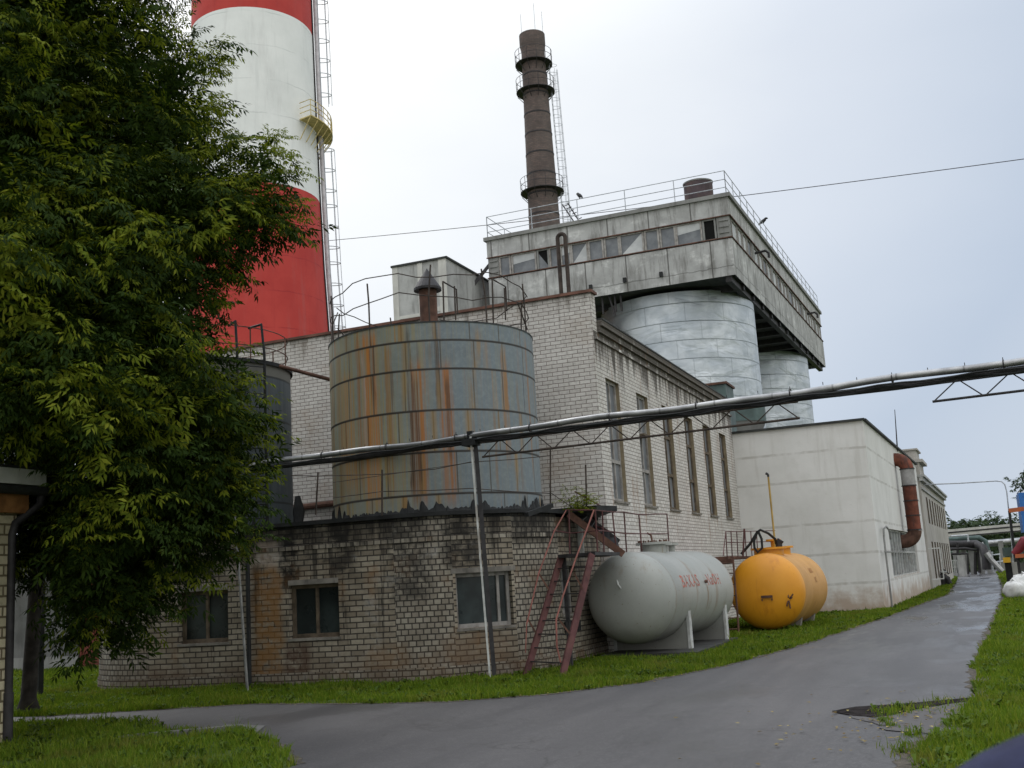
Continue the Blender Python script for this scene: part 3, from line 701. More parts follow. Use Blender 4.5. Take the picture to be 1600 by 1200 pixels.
# ------------------------------------------------------------------ white brick hall
XH, YH0, YH1 = -7.08, 22.5, 37.6
hall = thing('brick_hall', (-15, 30, 0), 'tall white brick hall with six narrow windows and black stains under its cornice', 'building')
mb = MB(); mb.wall((-18.6, YH0), (XH, YH0), 0, 7.85, (), .3, 0)
mb.wall((XH, YH0+.3), (-18.6, YH0+.3), 7.0, 7.85, (), .3, 0)
mb.wall((XH, YH0), (XH, YH0+.3), 7.0, 7.85, (), .3, 0)
mb.build('front_wall', BRK_FRONT, hall)
ws = [23.15, 25.62, 28.04, 30.5, 32.9, 35.28]
mb = MB(); mb.wall((XH, YH0), (XH, YH1), 0, 7.0, [(y-YH0, y-YH0+1.03, 3.25, 6.02) for y in ws], .16, 0, mr=1)
mb.build('side_wall', [BRK_SIDE, OCHRE], hall)
mb = MB(); mb.wall((XH, YH1), (-18.6, YH1), 0, 7.2); mb.wall((-18.6, YH1), (-18.6, YH0), 0, 7.2); mb.build('rear_wall', BRK_SIDE, hall)
mb = MB(); mb.box(-18.58, XH-.02, YH0+.32, YH1-.02, 6.9, 7.1); mb.build('roof', ROOFTAR, hall)
mb = MB(); mb.box(XH-.3, XH+.07, YH0+.302, YH1+.05, 7.0, 7.14); mb.box(XH-.3, XH+.13, YH0+.302, YH1+.09, 7.142, 7.27); mb.box(XH-.3, XH+.05, YH0+.05, YH1+.03, 6.80, 6.86)
mb.build('cornice', BRK_SIDE, hall)
mb = MB(); mb.box(XH-.32, XH+.15, YH0+.302, YH1+.11, 7.272, 7.31); mb.build('cornice_cap', CAPDK, hall)
mb = MB(); mb.box(-18.63, XH+.05, YH0-.06, YH0+.34, 7.852, 7.915)
mb.build('parapet_flashing', FLASH, hall)
mb = MB(); mb.tube([gY(440,796,22.42), gY(500,789,22.42), gY(545,784,22.42)], .075, 10); mb.build('wall_pipe', RUSTBROWN, hall, smooth=True)
for k, y in enumerate(ws):
    f = MB(); x = XH-.115
    f.box(x-.03,x+.03,y,y+.07,3.25,6.02); f.box(x-.03,x+.03,y+.96,y+1.03,3.25,6.02); f.box(x-.028,x+.028,y+.5,y+.555,3.32,5.95)
    f.box(x-.03,x+.03,y+.07,y+.96,3.25,3.32); f.box(x-.03,x+.03,y+.07,y+.96,5.95,6.02)
    tz = [4.16] if k == 0 else ([4.12, 5.05] if k == 1 else [4.18, 5.2])
    for z in tz: f.box(x-.034,x+.034,y+.07,y+.96,z-.04,z+.04)
    fo = f.build('window', FRAMEWD if k > 1 else FRAMEGR, hall)
    g = MB(); g.face([(x-.01,y+.04,3.28),(x-.01,y+1.0,3.28),(x-.01,y+1.0,6.0),(x-.01,y+.04,6.0)]); g.build('pane', GLASS_MID, fo)
    s = MB(); s.box(XH-.08, XH+.05, y-.04, y+1.07, 3.20, 3.246); s.build('sill', LINTEL, fo)
    if k == 1:
        h = MB(); h.box(x+.02, x+.22, y+.1, y+.6, 4.95, 5.0); h.build('open_vent', FRAMEWD, fo)
# inverted-U vent pipe on the hall roof
up = MB(); a, b = gY(877,458,24.0), gY(889,456,24.0); zt = gY(875,372,24.0).z; rr_ = abs(b.x-a.x)/2; cxm = (a.x+b.x)/2
up.tube([(a.x,24,7.1),(a.x,24,zt)] + [(cxm-rr_*math.cos(t), 24, zt+rr_*math.sin(t)) for t in [PI*i/8 for i in range(1,8)]] + [(b.x,24,zt),(b.x,24,7.1)], .05, 10)
tag(up.build('vent_pipe', RAILDK, smooth=True), 'tall brown vent pipe bent into an upside-down U, standing on the white brick hall roof', 'pipe')
# green duct box and cone hopper behind the far end of the hall
bx = MB(); p = gY(1090,602,38.6); q = gY(1133,596,38.6); bx.box(p.x, q.x, 38.6, 40.0, 6.0, q.z-.08); bo = bx.build('vent_box', GREENDK)
tag(bo, 'small dark green sheet-metal box poking up behind the far end of the hall cornice', 'vent')
c = MB(); c.box(p.x-.06, q.x+.06, 38.54, 40.06, q.z-.08, q.z); c.build('lid', RUSTBROWN, bo)
hp = thing('hopper', (-7.6, 44.5, 5.5), 'grey-green steel cone hopper hanging below the first silver silo', 'hopper')
cc = gY(1172, 660, 44.5)
c = MB(); c.lathe([(.25, 5.6),(1.12, 7.4)], (cc.x-.5, 44.5), 36); c.build('cone', CONC_DK, hp, smooth=True)
c = MB(); c.lathe([(1.15, 7.4),(1.15, 8.3)], (cc.x-.5, 44.5), 36); c.disc((cc.x-.5,44.5),1.15,8.3); c.build('drum', GREENDK, hp, smooth=True)
c = MB(); c.tube([(cc.x-.5,44.5,0),(cc.x-.5,44.5,5.7)], .2, 10); c.build('outlet_pipe', DARKSTEEL, hp, smooth=True)

# ------------------------------------------------------------------ white plastered block and its fittings
XW0, YW0 = -2.73, 37.62
def wl(y): return XW0 + (y-YW0)*.0365
YW1 = 58.5
wb = thing('white_block', (-5, 45, 0), 'plain white plastered block with horizontal joints, behind the orange lying tank', 'building')
P0 = Vector((XW0, YW0)); P1 = Vector((wl(YW1), YW1)); dw = (P1-P0).normalized(); LW = (P1-P0).length
mb = MB(); mb.wall((XH-.02, YW0), (XW0, YW0), 0, 6.2, (), .3, 0)
ya, yb = 41.6, 53.0
mb.wall(P0, P1, 0, 6.2, [(ya-YW0, yb-YW0, .95, 2.7)], .35, 0, u0=4.4)
mb.wall(P1, (XH, YW1), 0, 6.2); mb.wall((XH, YW1), (XH, YW0), 0, 6.2)
mb.build('wall', WHITE, wb)
mb = MB(); mb.prism([(XH+.02, YW0+.02),(XW0-.02, YW0+.02),(P1.x-.02, YW1-.02),(XH+.02, YW1-.02)], 6.05, 6.15); mb.build('roof', ROOFTAR, wb)
mb = MB()
mb.bar((XH, YW0, 6.235), (XW0+.06, YW0, 6.235), .2, .07); mb.bar((XW0, YW0+.102, 6.236), (P1.x, YW1, 6.236), .2, .07); mb.build('roof_edge', CAPDK, wb)
# white sheet apron leaning over the window, standing proud of the wall
mb = MB(); nx = Vector((dw.y, -dw.x))
def pw(y, z, off): q = P0+dw*(y-YW0)+nx*off; return (q.x, q.y, z)
mb.hexa([pw(51.9,2.5,.01), pw(51.9,2.5,.16), pw(52.8,2.5,.16), pw(52.8,2.5,.01)], [pw(51.9,5.95,.01), pw(51.9,5.95,.12), pw(52.8,5.95,.12), pw(52.8,5.95,.01)])
mb.build('wall_panel', WHITEPAINT, wb)
f = MB(); n = 11
for i in range(n+1):
    y = ya+.04+(yb-ya-.08)*i/n; f.bar(pw(y,.95,-.12), pw(y,2.7,-.12), .07, .07, up=(dw.x,dw.y,0))
for z in (.98, 1.86, 2.67): f.bar(pw(ya,z,-.121), pw(yb,z,-.121), .05, .06)
fo = f.build('window', PALEPOST, wb)
g = MB(); g.face([pw(ya,.95,-.16), pw(yb,.95,-.16), pw(yb,2.7,-.16), pw(ya,2.7,-.16)]); g.build('pane', GLASS_MID, fo)
mb = MB(); b0 = gz(1391,952); b0.x += .05
y0 = b0.y
mb.tube([pw(38.5,.02,.14), pw(38.5,2.35,.14), pw(38.7,2.62,.14), pw(39.6,2.72,.14), pw(40.4,2.62,.14), pw(40.6,2.3,.14)], .032, 8); mb.build('bent_pipe', CONC_DK, wb, smooth=True)
mb = MB(); mb.tube([pw(38.3,1.86,.14), pw(44.5,1.86,.14)], .03, 6); mb.build('cable_conduit', CONC_DK, wb)
mb = MB()
for z in (.55, 2.0): mb.bar(pw(56.2,z,.25), pw(56.9,z,.75), .05, .05)
mb.bar(pw(56.9,.55,.75), pw(56.9,2.0,.75), .05, .05, up=(1,0,0)); mb.build('sign_frame', PALEPOST, wb)
# big rusted duct
yd = 47.3; X0 = wl(yd); Rd = .27; xu = X0+.44
dt = thing('rusty_duct', (xu, yd, 2), 'thick rust-red ventilation duct running down the side wall of the white block', 'duct')
def arc(c, r, a0, a1, n, y): return [(c[0]+r*math.cos(a0+(a1-a0)*i/n), y, c[1]+r*math.sin(a0+(a1-a0)*i/n)) for i in range(n+1)]
m = MB(); m.tube([(X0-.3,yd,5.62)] + arc((xu-.42,5.20),.42,PI/2,0,8,yd), Rd, 18); m.build('top_bend', DUCT, dt, smooth=True)
m = MB(); m.tube([(xu,yd,5.19),(xu,yd,4.52)], Rd+.004, 18); m.build('bare_section', DUCTPALE, dt, smooth=True)
m = MB(); m.tube([(xu,yd,4.51),(xu,yd,2.72)], Rd, 18); m.build('upright', DUCT, dt, smooth=True)
m = MB(); m.tube(arc((xu-.42,2.71),.42,0,-PI/2,8,yd)+[(X0-.2,yd,2.29)], Rd+.005, 18); m.build('bottom_bend', RUSTBROWN, dt, smooth=True)
for z in (4.515, 3.9, 3.3, 2.73, 5.19): m = MB(); m.lathe([(Rd,z-.02),(Rd+.025,z-.02),(Rd+.025,z+.02),(Rd,z+.02)], (xu, yd), 18); m.build('joint_ring', DARKSTEEL, dt)
m = MB(); a = gY(1398,640,49); b = gY(1403,704,49); m.tube([(b.x-.02,49,6.1), (a.x,49,a.z)], [.035,.015], 6)
tag(m.build('lightning_rod', DARKSTEEL), 'thin dark lightning rod standing on the white block roof beside the rusty duct', 'rod')
# old plastered building beyond
ob = thing('old_building', (-4, 70, 0), 'old two-storey plastered building with cornice and rows of narrow dark windows, beyond the white block', 'building')
Q0 = Vector((-1.86, 58.6)); Q1 = Vector((-1.20, 82)); dq = (Q1-Q0).normalized(); nq = Vector((dq.y, -dq.x)); LQ = (Q1-Q0).length
ops = []
for i in range(8): u0_ = 3.2+i*2.45; ops += [(u0_, u0_+1.25, 3.35, 4.75), (u0_, u0_+1.25, .45, 2.4)]
mb = MB(); mb.wall(Q0, Q1, 0, 5.6, ops, .06, 0); mb.wall((-12,58.6), Q0, 0, 5.6); mb.wall(Q1, (-12,82), 0, 5.6); mb.build('wall', OLDPLASTER, ob)
mb = MB(); mb.prism([(-12,58.65),(Q0.x-.02,58.65),(Q1.x-.02,81.95),(-12,81.95)], 5.45, 5.55); mb.build('roof', ROOFTAR, ob)
def pq(u_, z, off): q = Q0+dq*u_+nq*off; return (q.x, q.y, z)
mb = MB(); mb.bar(pq(-.1,5.66,.0), pq(LQ+.2,5.66,.0), .5, .12); mb.bar(pq(-.08,5.50,.06), pq(LQ+.1,5.50,.06), .2, .2); mb.bar(pq(0,5.05,.03), pq(LQ,5.05,.03), .08, .12); mb.build('cornice', CONC, ob)
mb = MB()
for (a, b, i_, o_, z0, z1) in ((.1,3.4,-1.4,.05,5.72,6.35),(0,3.5,-1.5,.25,6.352,6.5),(.3,2.8,-1.3,-.05,6.502,7.0),(.2,2.9,-1.4,.05,7.002,7.08)):
    mb.hexa([pq(a,z0,i_), pq(a,z0,o_), pq(b,z0,o_), pq(b,z0,i_)], [pq(a,z1,i_), pq(a,z1,o_), pq(b,z1,o_), pq(b,z1,i_)])
mb.build('attic_pier', OLDPLASTER, ob)
for (ua, ub, za, zb) in ops:
    g = MB(); g.face([pq(ua,za,-.035), pq(ub,za,-.035), pq(ub,zb,-.035), pq(ua,zb,-.035)]); f = MB()
    f.bar(pq(ua+.04,za,-.03), pq(ua+.04,zb,-.03), .06, .03, up=(dq.x,dq.y,0)); f.bar(pq((ua+ub)/2,za,-.03), pq((ua+ub)/2,zb,-.03), .05, .03, up=(dq.x,dq.y,0)); f.bar(pq(ub-.04,za,-.03), pq(ub-.04,zb,-.03), .06, .03, up=(dq.x,dq.y,0))
    fo = f.build('window', FRAMEWD, ob); g.build('pane', GLASS_DK, fo)

# ------------------------------------------------------------------ silos, headhouse, concrete stair tower
def silo(c, label):
    s = thing('silo', (c[0], c[1], 0), label, 'silo', 'silver silos under the headhouse')
    m = MB(); m.lathe([(3.95, z) for z in (0,3,6,9,12,15.1)], c, 72); m.build('shell', SILO, s, smooth=True)
    m = MB()
    for k in range(1, 16): m.lathe([(3.95, k*.93+.10+.465-.015),(3.962, k*.93+.565),(3.95, k*.93+.58)], c, 72)
    m.build('hoop', SILO, s, smooth=True)
    return s
silo((-12.62, 54.9), 'nearer silver sheet-metal silo with dented panels, right above the brick hall side')
silo((-12.25, 72.6), 'farther silver silo, partly hidden behind the nearer one under the far end of the headhouse')

HX, HY = -8.55, 50.0; WF, WS = 12.6, 28.5
ds = Vector((.80, 28.5)).normalized(); df = Vector((-1, 0))
hh = thing('headhouse', (-14, 60, 15.2), 'weathered concrete headhouse with a ribbon of broken windows, on top of the silver silos', 'building')
F = Vector((HX, HY)); FL = F+df*WF; SR = F+ds*WS; SL = FL+ds*WS
def strip(z0, z1, inset, mat, name, bm=None):
    m = MB(); i = inset
    a, b, c, d = FL+Vector((i, i)), F+Vector((-i, i)), SR+Vector((-i,-i)), SL+Vector((i,-i))
    m.wall(a, b, z0, z1); m.wall(b, c, z0, z1); m.wall(c, d, z0, z1); m.wall(d, a, z0, z1); return m
m = strip(15.2, 17.05, 0, CONC, 'x'); m.build('lower_wall', CONC_PANEL, hh)
m = strip(18.12, 19.05, 0, CONC, 'x'); m.build('upper_wall', CONC_PANEL, hh)
m = MB(); m.prism([(FL.x,FL.y),(F.x,F.y),(SR.x,SR.y),(SL.x,SL.y)], 17.0, 17.049)
m.prism([(FL.x+.02,FL.y+.02),(F.x-.02,F.y+.02),(SR.x-.02,SR.y-.02),(SL.x+.02,SL.y-.02)], 18.125, 18.2); m.build('floor_slab', CONC_DK, hh)
m = MB(); o_ = .12; m.prism([(FL.x-o_,FL.y-o_),(F.x+o_,F.y-o_),(SR.x+o_,SR.y+o_),(SL.x-o_,SL.y+o_)], 19.05, 19.24); m.build('roof_edge', CONC_DK, hh)
m = MB(); m.prism([(FL.x+.05,FL.y+.05),(F.x-.05,F.y+.05),(SR.x-.05,SR.y-.05),(SL.x+.05,SL.y-.05)], 15.30, 15.42)
m.build('soffit', SOFFIT, hh)
m = MB()
for i in range(1, 12):
    a = F+ds*(WS*i/12)+df*.1; b = FL+ds*(WS*i/12)-df*.1; m = MB(); m.bar((a.x,a.y,15.15),(b.x,b.y,15.15), .3, .3); m.build('floor_beam', DARKSTEEL, hh)
for t in (.35, WF-.35): a = F+df*t+ds*.1; b = a+ds*(WS-.2); m = MB(); m.bar((a.x,a.y,15.14),(b.x,b.y,15.14), .28, .42); m.build('floor_beam', DARKSTEEL, hh)
def strip_line(z, name, mat, h=.05):
    m = MB(); m.bar((FL.x-.03,FL.y-.02,z),(F.x+.03,F.y-.02,z), .06, h); a = F+Vector((.02,-.02)); b = SR+Vector((.02,0)); m.bar((a.x,a.y,z),(b.x,b.y,z), .06, h); return m.build(name, mat, hh)
strip_line(18.14, 'window_head', RUSTBROWN); strip_line(17.06, 'window_sill', RUSTBROWN)
# front ribbon (measured panes) : x in px along the ribbon, kind
fr = [(763,779,'w'),(780,797,'m'),(799,837,'l'),(839,857,'b'),(858,873,'m'),(875,891,'l'),(892,918,'h'),(919,942,'m'),(944,967,'m'),(968,1005,'h'),(1007,1029,'m'),(1031,1055,'m'),(1056,1096,'l'),(1098,1118,'b'),(1120,1140,'w')]
GM = {'m': GLASS_MID, 'l': GLASS_MID, 'h': GLASS_MID, 'b': VOID_DARK}
for k, (xa, xb, kd) in enumerate(fr):
    ym = 432-(xa-780)*.172-18
    a = gY(xa, ym, HY).x; b = gY(xb, 432-(xb-780)*.172-18, HY).x; a = max(a, FL.x+.01); b = min(b, F.x-.01)
    if kd == 'w':
        m = MB(); m.box(a, b, HY+.02, HY+.3, 17.05, 18.12)
        for z in (17.3, 17.6, 17.9): m.box(a+.1, b-.05, HY-.03, HY+.02, z, z+.06)
        m.build('corner_pier', CONC_DK, hh); continue
    f = MB(); w_ = .07; y0, y1 = HY+.04, HY+.14
    f.box(a-.02,a+w_,y0,y1,17.05,18.12); f.box(b-w_,b+.02,y0,y1,17.05,18.12); f.box(a+w_,b-w_,y0,y1,17.05,17.12); f.box(a+w_,b-w_,y0,y1,18.05,18.12)
    fo = f.build('window', CONC_DK if kd == 'b' else FRAMEGR, hh)
    A, B, z0, z1, y = a+.05, b-.05, 17.1, 18.07, HY+.10
    g = MB()
    if kd == 'l': g.face([(A,y,z0),(B,y,z0),(B,y,z1),(A,y,z1)], 0); g.face([(A+.02,y-.01,z0+.5),(B-.02,y-.01,z0+.62),(B-.02,y-.01,z1),(A+.02,y-.01,z1)], 1); g.build('pane', [GLASS_MID, GLASS_LT], fo)
    elif kd == 'h': g.face([(A,y,z0),(B,y,z0),(B,y,z1),(A,y,z1)], 0); g.face([(A,y-.01,z0),(B,y-.01,z0),(B,y-.01,z1)], 1); g.build('pane', [GLASS_MID, GLASS_LT], fo)
    elif kd == 'b' and k < 5: g.face([(A,y,z0),(B,y,z0),(B,y,z1),(A,y,z1)], 0); g.face([(A,y-.01,z0),(B,y-.01,z0),(B,y-.01,z0+.1),(A,y-.01,z1-.1)], 1); g.build('pane', [VOID_DARK, GLASS_MID], fo)
    else: g.face([(A,y,z0),(B,y,z0),(B,y,z1),(A,y,z1)]); g.build('pane', GM[kd], fo)
# side ribbon: pairs of panes with piers
u_ = .5; k = 0; rr2 = random.Random(5)
while u_ < WS-.9:
    Lp = 1.0 if k % 4 else 1.25
    if k % 4 == 3: gap = .55
    else: gap = .10
    a = F+ds*u_; b = F+ds*min(u_+Lp, WS-.15); ins = Vector((-.08, 0))
    f = MB(); f.bar((a.x-.08,a.y+.04,17.05),(a.x-.08,a.y+.04,18.12), .08, .09, up=(0,1,0)); f.bar((b.x-.08,b.y-.04,17.05),(b.x-.08,b.y-.04,18.12), .08, .09, up=(0,1,0))
    f.bar((a.x-.08,a.y+.085,17.09),(b.x-.08,b.y-.085,17.09), .08, .08); f.bar((a.x-.08,a.y+.085,18.08),(b.x-.08,b.y-.085,18.08), .08, .08)
    fo = f.build('window', FRAMEGR, hh)
    g = MB(); g.face([(a.x-.1,a.y+.05,17.1),(b.x-.1,b.y-.05,17.1),(b.x-.1,b.y-.05,18.07),(a.x-.1,a.y+.05,18.07)])
    g.build('pane', GLASS_MID if rr2.random() < .2 else (VOID_DARK if rr2.random() < .12 else GLASS_LT), fo)
    if gap > .3:
        c0 = b; c1 = F+ds*(u_+Lp+gap); m = MB(); m.bar((c0.x-.14,c0.y+.02,17.585),(c1.x-.14,c1.y-.02,17.585), .24, 1.06); m.build('side_pier', CONC_DK, hh)
    u_ += Lp+gap; k += 1
# bent outlet pipes on the side and small boxes on the front
for uu in (6.2, 22.5):
    m = MB(); a = F+ds*uu; m.tube([(a.x-.1,a.y,17.85),(a.x+.45,a.y,17.9),(a.x+.6,a.y,17.75),(a.x+.6,a.y,17.5)], .07, 8); m.build('outlet_pipe', DARKSTEEL, hh, smooth=True)
for (x, y) in ((923,449),(976,438),(1033,429)):
    m = MB(); p = gY(x, y, HY-.06); m.box(p.x-.08,p.x+.08,HY-.12,HY-.002,p.z-.1,p.z+.13); m.build('drain_spout', TAR, hh)
p = gY(955,470,HY+.3)
for dx in (-.45,-.1,.2,.5): m = MB(); m.bar((p.x+dx,HY+.3,15.25),(p.x+dx+(.25 if dx == -.1 else 0),HY+.3,14.35-.2*(dx == -.1)), .08, .08); m.build('hanger', DARKSTEEL, hh)
# roof railing
rail = MB(); zr = 19.24
def railrun(mb_, a, b, n, h=1.15, rows=(1.15, .72, .32), r=.022):
    for i in range(n+1):
        p = a.lerp(b, i/n); mb_.tube([(p.x,p.y,zr),(p.x,p.y,zr+h)], r, 6)
    for q in rows: mb_.tube([(a.x,a.y,zr+q),(b.x,b.y,zr+q)], r*.9, 6)
i_ = .06
railrun(rail, FL+Vector((i_,i_)), F+Vector((-i_,i_)), 5); railrun(rail, F+Vector((-i_,i_)), SR+Vector((-i_,-i_)), 17); railrun(rail, FL+Vector((i_,i_)), FL+ds*9+Vector((i_,0)), 4)
rail.build('roof_railing', RAILGREY, hh)
rt = thing('roof_drum', (-10.9, 55, 19.24), 'dark brown round steel drum on the headhouse roof near its front corner', 'tank')
m = MB(); m.lathe([(.76,19.24),(.76,21.75)], (-10.9,55), 40); m.build('shell', DRUM, rt, smooth=True)
m = MB(); m.lathe([(.78,21.75),(.80,21.82),(.6,21.9),(.02,21.95)], (-10.9,55), 40); m.build('lid', CONC_DK, rt, smooth=True)
ld = MB(); a0 = gY(879,320,57); a1 = gY(905,345,57); b0 = gY(887,317,57); b1 = gY(911,342,57)
ld.tube([a0, a1-Vector((0,0,.6))], .04, 6); ld.tube([b0, b1-Vector((0,0,.6))], .04, 6)
for i in range(6): t = (i+.5)/6; ld.tube([Vector(a0).lerp(a1,t), Vector(b0).lerp(b1,t)], .025, 6)
tag(ld.build('roof_ladder', DARKSTEEL), 'short steep black ladder on the headhouse roof beside the brick chimney', 'ladder')
# stair tower
TW = (-24.72, -21.78, 46.3, 51.5)
tw = thing('stair_tower', (-23.2, 48.5, 0), 'square grey concrete panel tower with pale joints, left of the headhouse', 'tower')
m = MB(); m.wall((TW[0],TW[2]),(TW[1],TW[2]),0,17.3); m.build('front_panel', CONC, tw)
m = MB(); m.wall((TW[1],TW[2]),(TW[1],TW[3]),0,17.3); m.wall((TW[1],TW[3]),(TW[0],TW[3]),0,17.3); m.wall((TW[0],TW[3]),(TW[0],TW[2]),0,17.3); m.build('side_panel', CONC, tw)
m = MB(); m.box(TW[0]-.03,TW[0]+.28,TW[2]-.03,TW[2]-.004,8,17.3); m.box(-23.35,-23.08,TW[2]-.03,TW[2]-.004,8,17.3); m.box(TW[1]-.42,TW[1],TW[2]-.03,TW[2]-.004,8,17.3)
m.box(TW[0]+.281,-23.351,TW[2]-.025,TW[2]-.004,14.62,14.78); m.box(-23.079,TW[1]-.421,TW[2]-.025,TW[2]-.004,14.72,14.95); m.build('panel_joint', CONC_PALE, tw)
m = MB(); m.box(TW[0]-.08,TW[1]+.08,TW[2]-.08,TW[3]+.08,17.3,17.40); m.build('roof_edge', CAPDK, tw)
m = MB(); m.box(TW[1],-20.9,50.6,52.5,12,16.4); m.build('link_wall', CONC_DK, tw)
m = MB(); m.bar((TW[1]-.2,49.6,16.6),(-21.0,50.3,18.05), .14, .18); m.build('strut', DARKSTEEL, tw)
# ------------------------------------------------------------------ rust-streaked upright tank
T = (CR.x, CR.y); RT = 2.1; ZT = 6.53
tk = thing('rusty_tank', (T[0], T[1], HP), 'blue-grey upright metal tank streaked with orange rust, standing on the low brick building', 'tank')
prof = [(RT,2.93)]
for z in (3.28, 4.06, 4.84, 5.62, 6.17): prof += [(RT,z-.007),(RT+.006,z-.005),(RT+.006,z+.005),(RT,z+.007)]
prof += [(RT,ZT)]
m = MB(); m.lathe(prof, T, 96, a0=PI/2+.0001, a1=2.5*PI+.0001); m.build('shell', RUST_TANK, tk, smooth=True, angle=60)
m = MB(); m.lathe([(RT+.012,ZT-.02),(RT+.012,ZT+.005),(RT-.1,ZT+.01),(.02,ZT+.28)], T, 64); m.build('roof', ROOFTAR, tk, smooth=True)
# torn felt round its foot: a ring of ragged flaps standing off the plates
def felt(c, r, z0, n, seed, hmax, parent):
    rr = random.Random(seed); m = MB(); pts = []; ph_ = [rr.uniform(0, 6.28) for _ in range(6)]
    for i in range(n+1):
        t = 2*PI*i/n; e = .5+.5*math.sin(9*t+ph_[0]+1.6*math.sin(4*t+ph_[1])); e2 = .5+.5*math.sin(31*t+ph_[2]+2*math.sin(13*t+ph_[3]))
        h = .05+.07*rr.random()+hmax*.62*(e**1.5)*(e2**1.6)*rr.uniform(.45, 1.0)
        if rr.random() < .035: h = hmax*rr.uniform(.55, 1)
        pts.append(h)
    pts[-1] = pts[0]
    for i in range(n):
        a, b = 2*PI*i/n, 2*PI*(i+1)/n; o = rr.uniform(0, .05); 
        p = lambda t, q, z: (c[0]+q*math.cos(t), c[1]+q*math.sin(t), z)
        m.face([p(a,r+.06,z0), p(b,r+.06,z0), p(b,r+.012+o*pts[i+1],z0+pts[i+1]), p(a,r+.012+o*pts[i],z0+pts[i])])
        m.face([p(a,r+.04,z0), p(a,r+.001,z0+pts[i]), p(b,r+.001,z0+pts[i+1]), p(b,r+.04,z0)])
    return m.build('torn_felt', TAR, parent)
felt(T, RT, HP+.06, 460, 3, .42, tk)
# vent with cone cap on the roof
vt = gY(669, 470, 20.4); m = MB(); m.lathe([(.19,6.5),(.19,7.95)], (vt.x,20.4), 24); vo = m.build('roof_vent', RUSTBROWN, tk, smooth=True)
m = MB(); m.lathe([(.19,7.90),(.30,7.88),(.30,7.93),(.005,8.38)], (vt.x,20.4), 24); m.build('cone_cap', DARKSTEEL, vo)
# sagging railing on the tank
m = MB(); Rr_ = RT-.04; zt = ZT
def onT(deg, z, r=Rr_): return (T[0]+r*math.cos(R(deg)), T[1]+r*math.sin(R(deg)), z)
rr_ = random.Random(4); hs = {}
for d_ in (188, 225, 262, 296, 328, 5, 45, 90, 140):
    hs[d_] = 1.0+rr_.uniform(-.12, .14); m.tube([onT(d_, zt), onT(d_, zt+.5), onT(d_+rr_.uniform(-3,3), zt+hs[d_])], .016, 6)
for q in (.95, .52): m.tube([onT(360*i/36, zt+q+.07*math.sin(i*.9+q*3)+.03*math.sin(i*2.3), Rr_-.01) for i in range(20, 56)], .011, 5)
m.tube([onT(188,zt+.95), onT(200,zt+.55), onT(205,zt)], .014, 5); m.tube([onT(8,zt+.1), onT(355,zt+.55)], .014, 5)
m.build('top_railing', RAILDK, tk)
m = MB()
for k, (px, py0, py1, D) in enumerate(((694,505,440,21.0),(712,500,447,22.4),(771,505,436,22.2),(790,500,450,23.6))):
    a = atD(px, py0, D); b = atD(px-2, py1, D); m.tube([a, b], .017, 6)
    if k in (0, 2): c = atD(px+19, py1+12, D+1.2); e = atD(px+21, py1+50, D+1.2); m.tube([b, c, e], .017, 6)
m.build('ladder_hoop', RAILDK, tk)

# ------------------------------------------------------------------ dark upright tank at the left
TD = (CL.x, CL.y); RD = 1.75
td = thing('dark_tank', (TD[0], TD[1], HP), 'dark blue-grey upright tank half hidden behind the tree, with a black ladder down its side', 'tank')
m = MB(); m.lathe([(RD,2.93),(RD,3.5),(RD,4.35),(RD,5.2),(RD,6.1),(RD,6.4)], TD, 72); m.build('shell', DARK_TANK, td, smooth=True)
m = MB(); m.lathe([(RD+.05,6.34),(RD+.05,6.42),(.02,6.62)], TD, 64); m.build('roof', TAR, td, smooth=True)
felt(TD, RD, HP+.06, 330, 9, .32, td)
def onD(deg, z, r=RD): return (TD[0]+r*math.cos(R(deg)), TD[1]+r*math.sin(R(deg)), z)
m = MB()
for d_ in (200, 240, 268, 300, 338, 20, 70, 120, 160): m.tube([onD(d_,6.4,RD-.05), onD(d_,7.1,RD-.05)], .014, 6)
for q in (.70, .32): m.tube([onD(360*i/40, 6.4+q, RD-.05) for i in range(41)], .012, 5, cap=False)
m.build('top_railing', RUSTBROWN, td)
m = MB(); l0, l1 = 325, 343
for d_ in (l0, l1): m.tube([onD(d_,2.95,RD+.2), onD(d_,6.5,RD+.2), onD(d_,7.15,RD+.12), onD(d_,7.15,RD-.3)], .028, 6)
for i in range(13): z = 3.15+i*.28; m.tube([onD(l0,z,RD+.2), onD(l1,z,RD+.2)], .013, 5)
for z in (3.8, 5.6):
    for d_ in (l0, l1): m.tube([onD(d_,z,RD+.2), onD(d_,z,RD)], .015, 5)
m.build('ladder', TAR, td)
m = MB(); m.tube([atD(465,775,22.0), atD(467,800,22.0), atD(466,832,22.0)], [.05,.12,.06], 8); m.build('bent_sheet', TAR, td, smooth=True)
m = MB(); m.tube([atD(437,572,22.6), atD(523,595,22.2)], .04, 8)
tag(m.build('link_pipe', RUSTBROWN, smooth=True), 'thin brown pipe sloping between the dark tank and the rust-streaked tank', 'pipe')

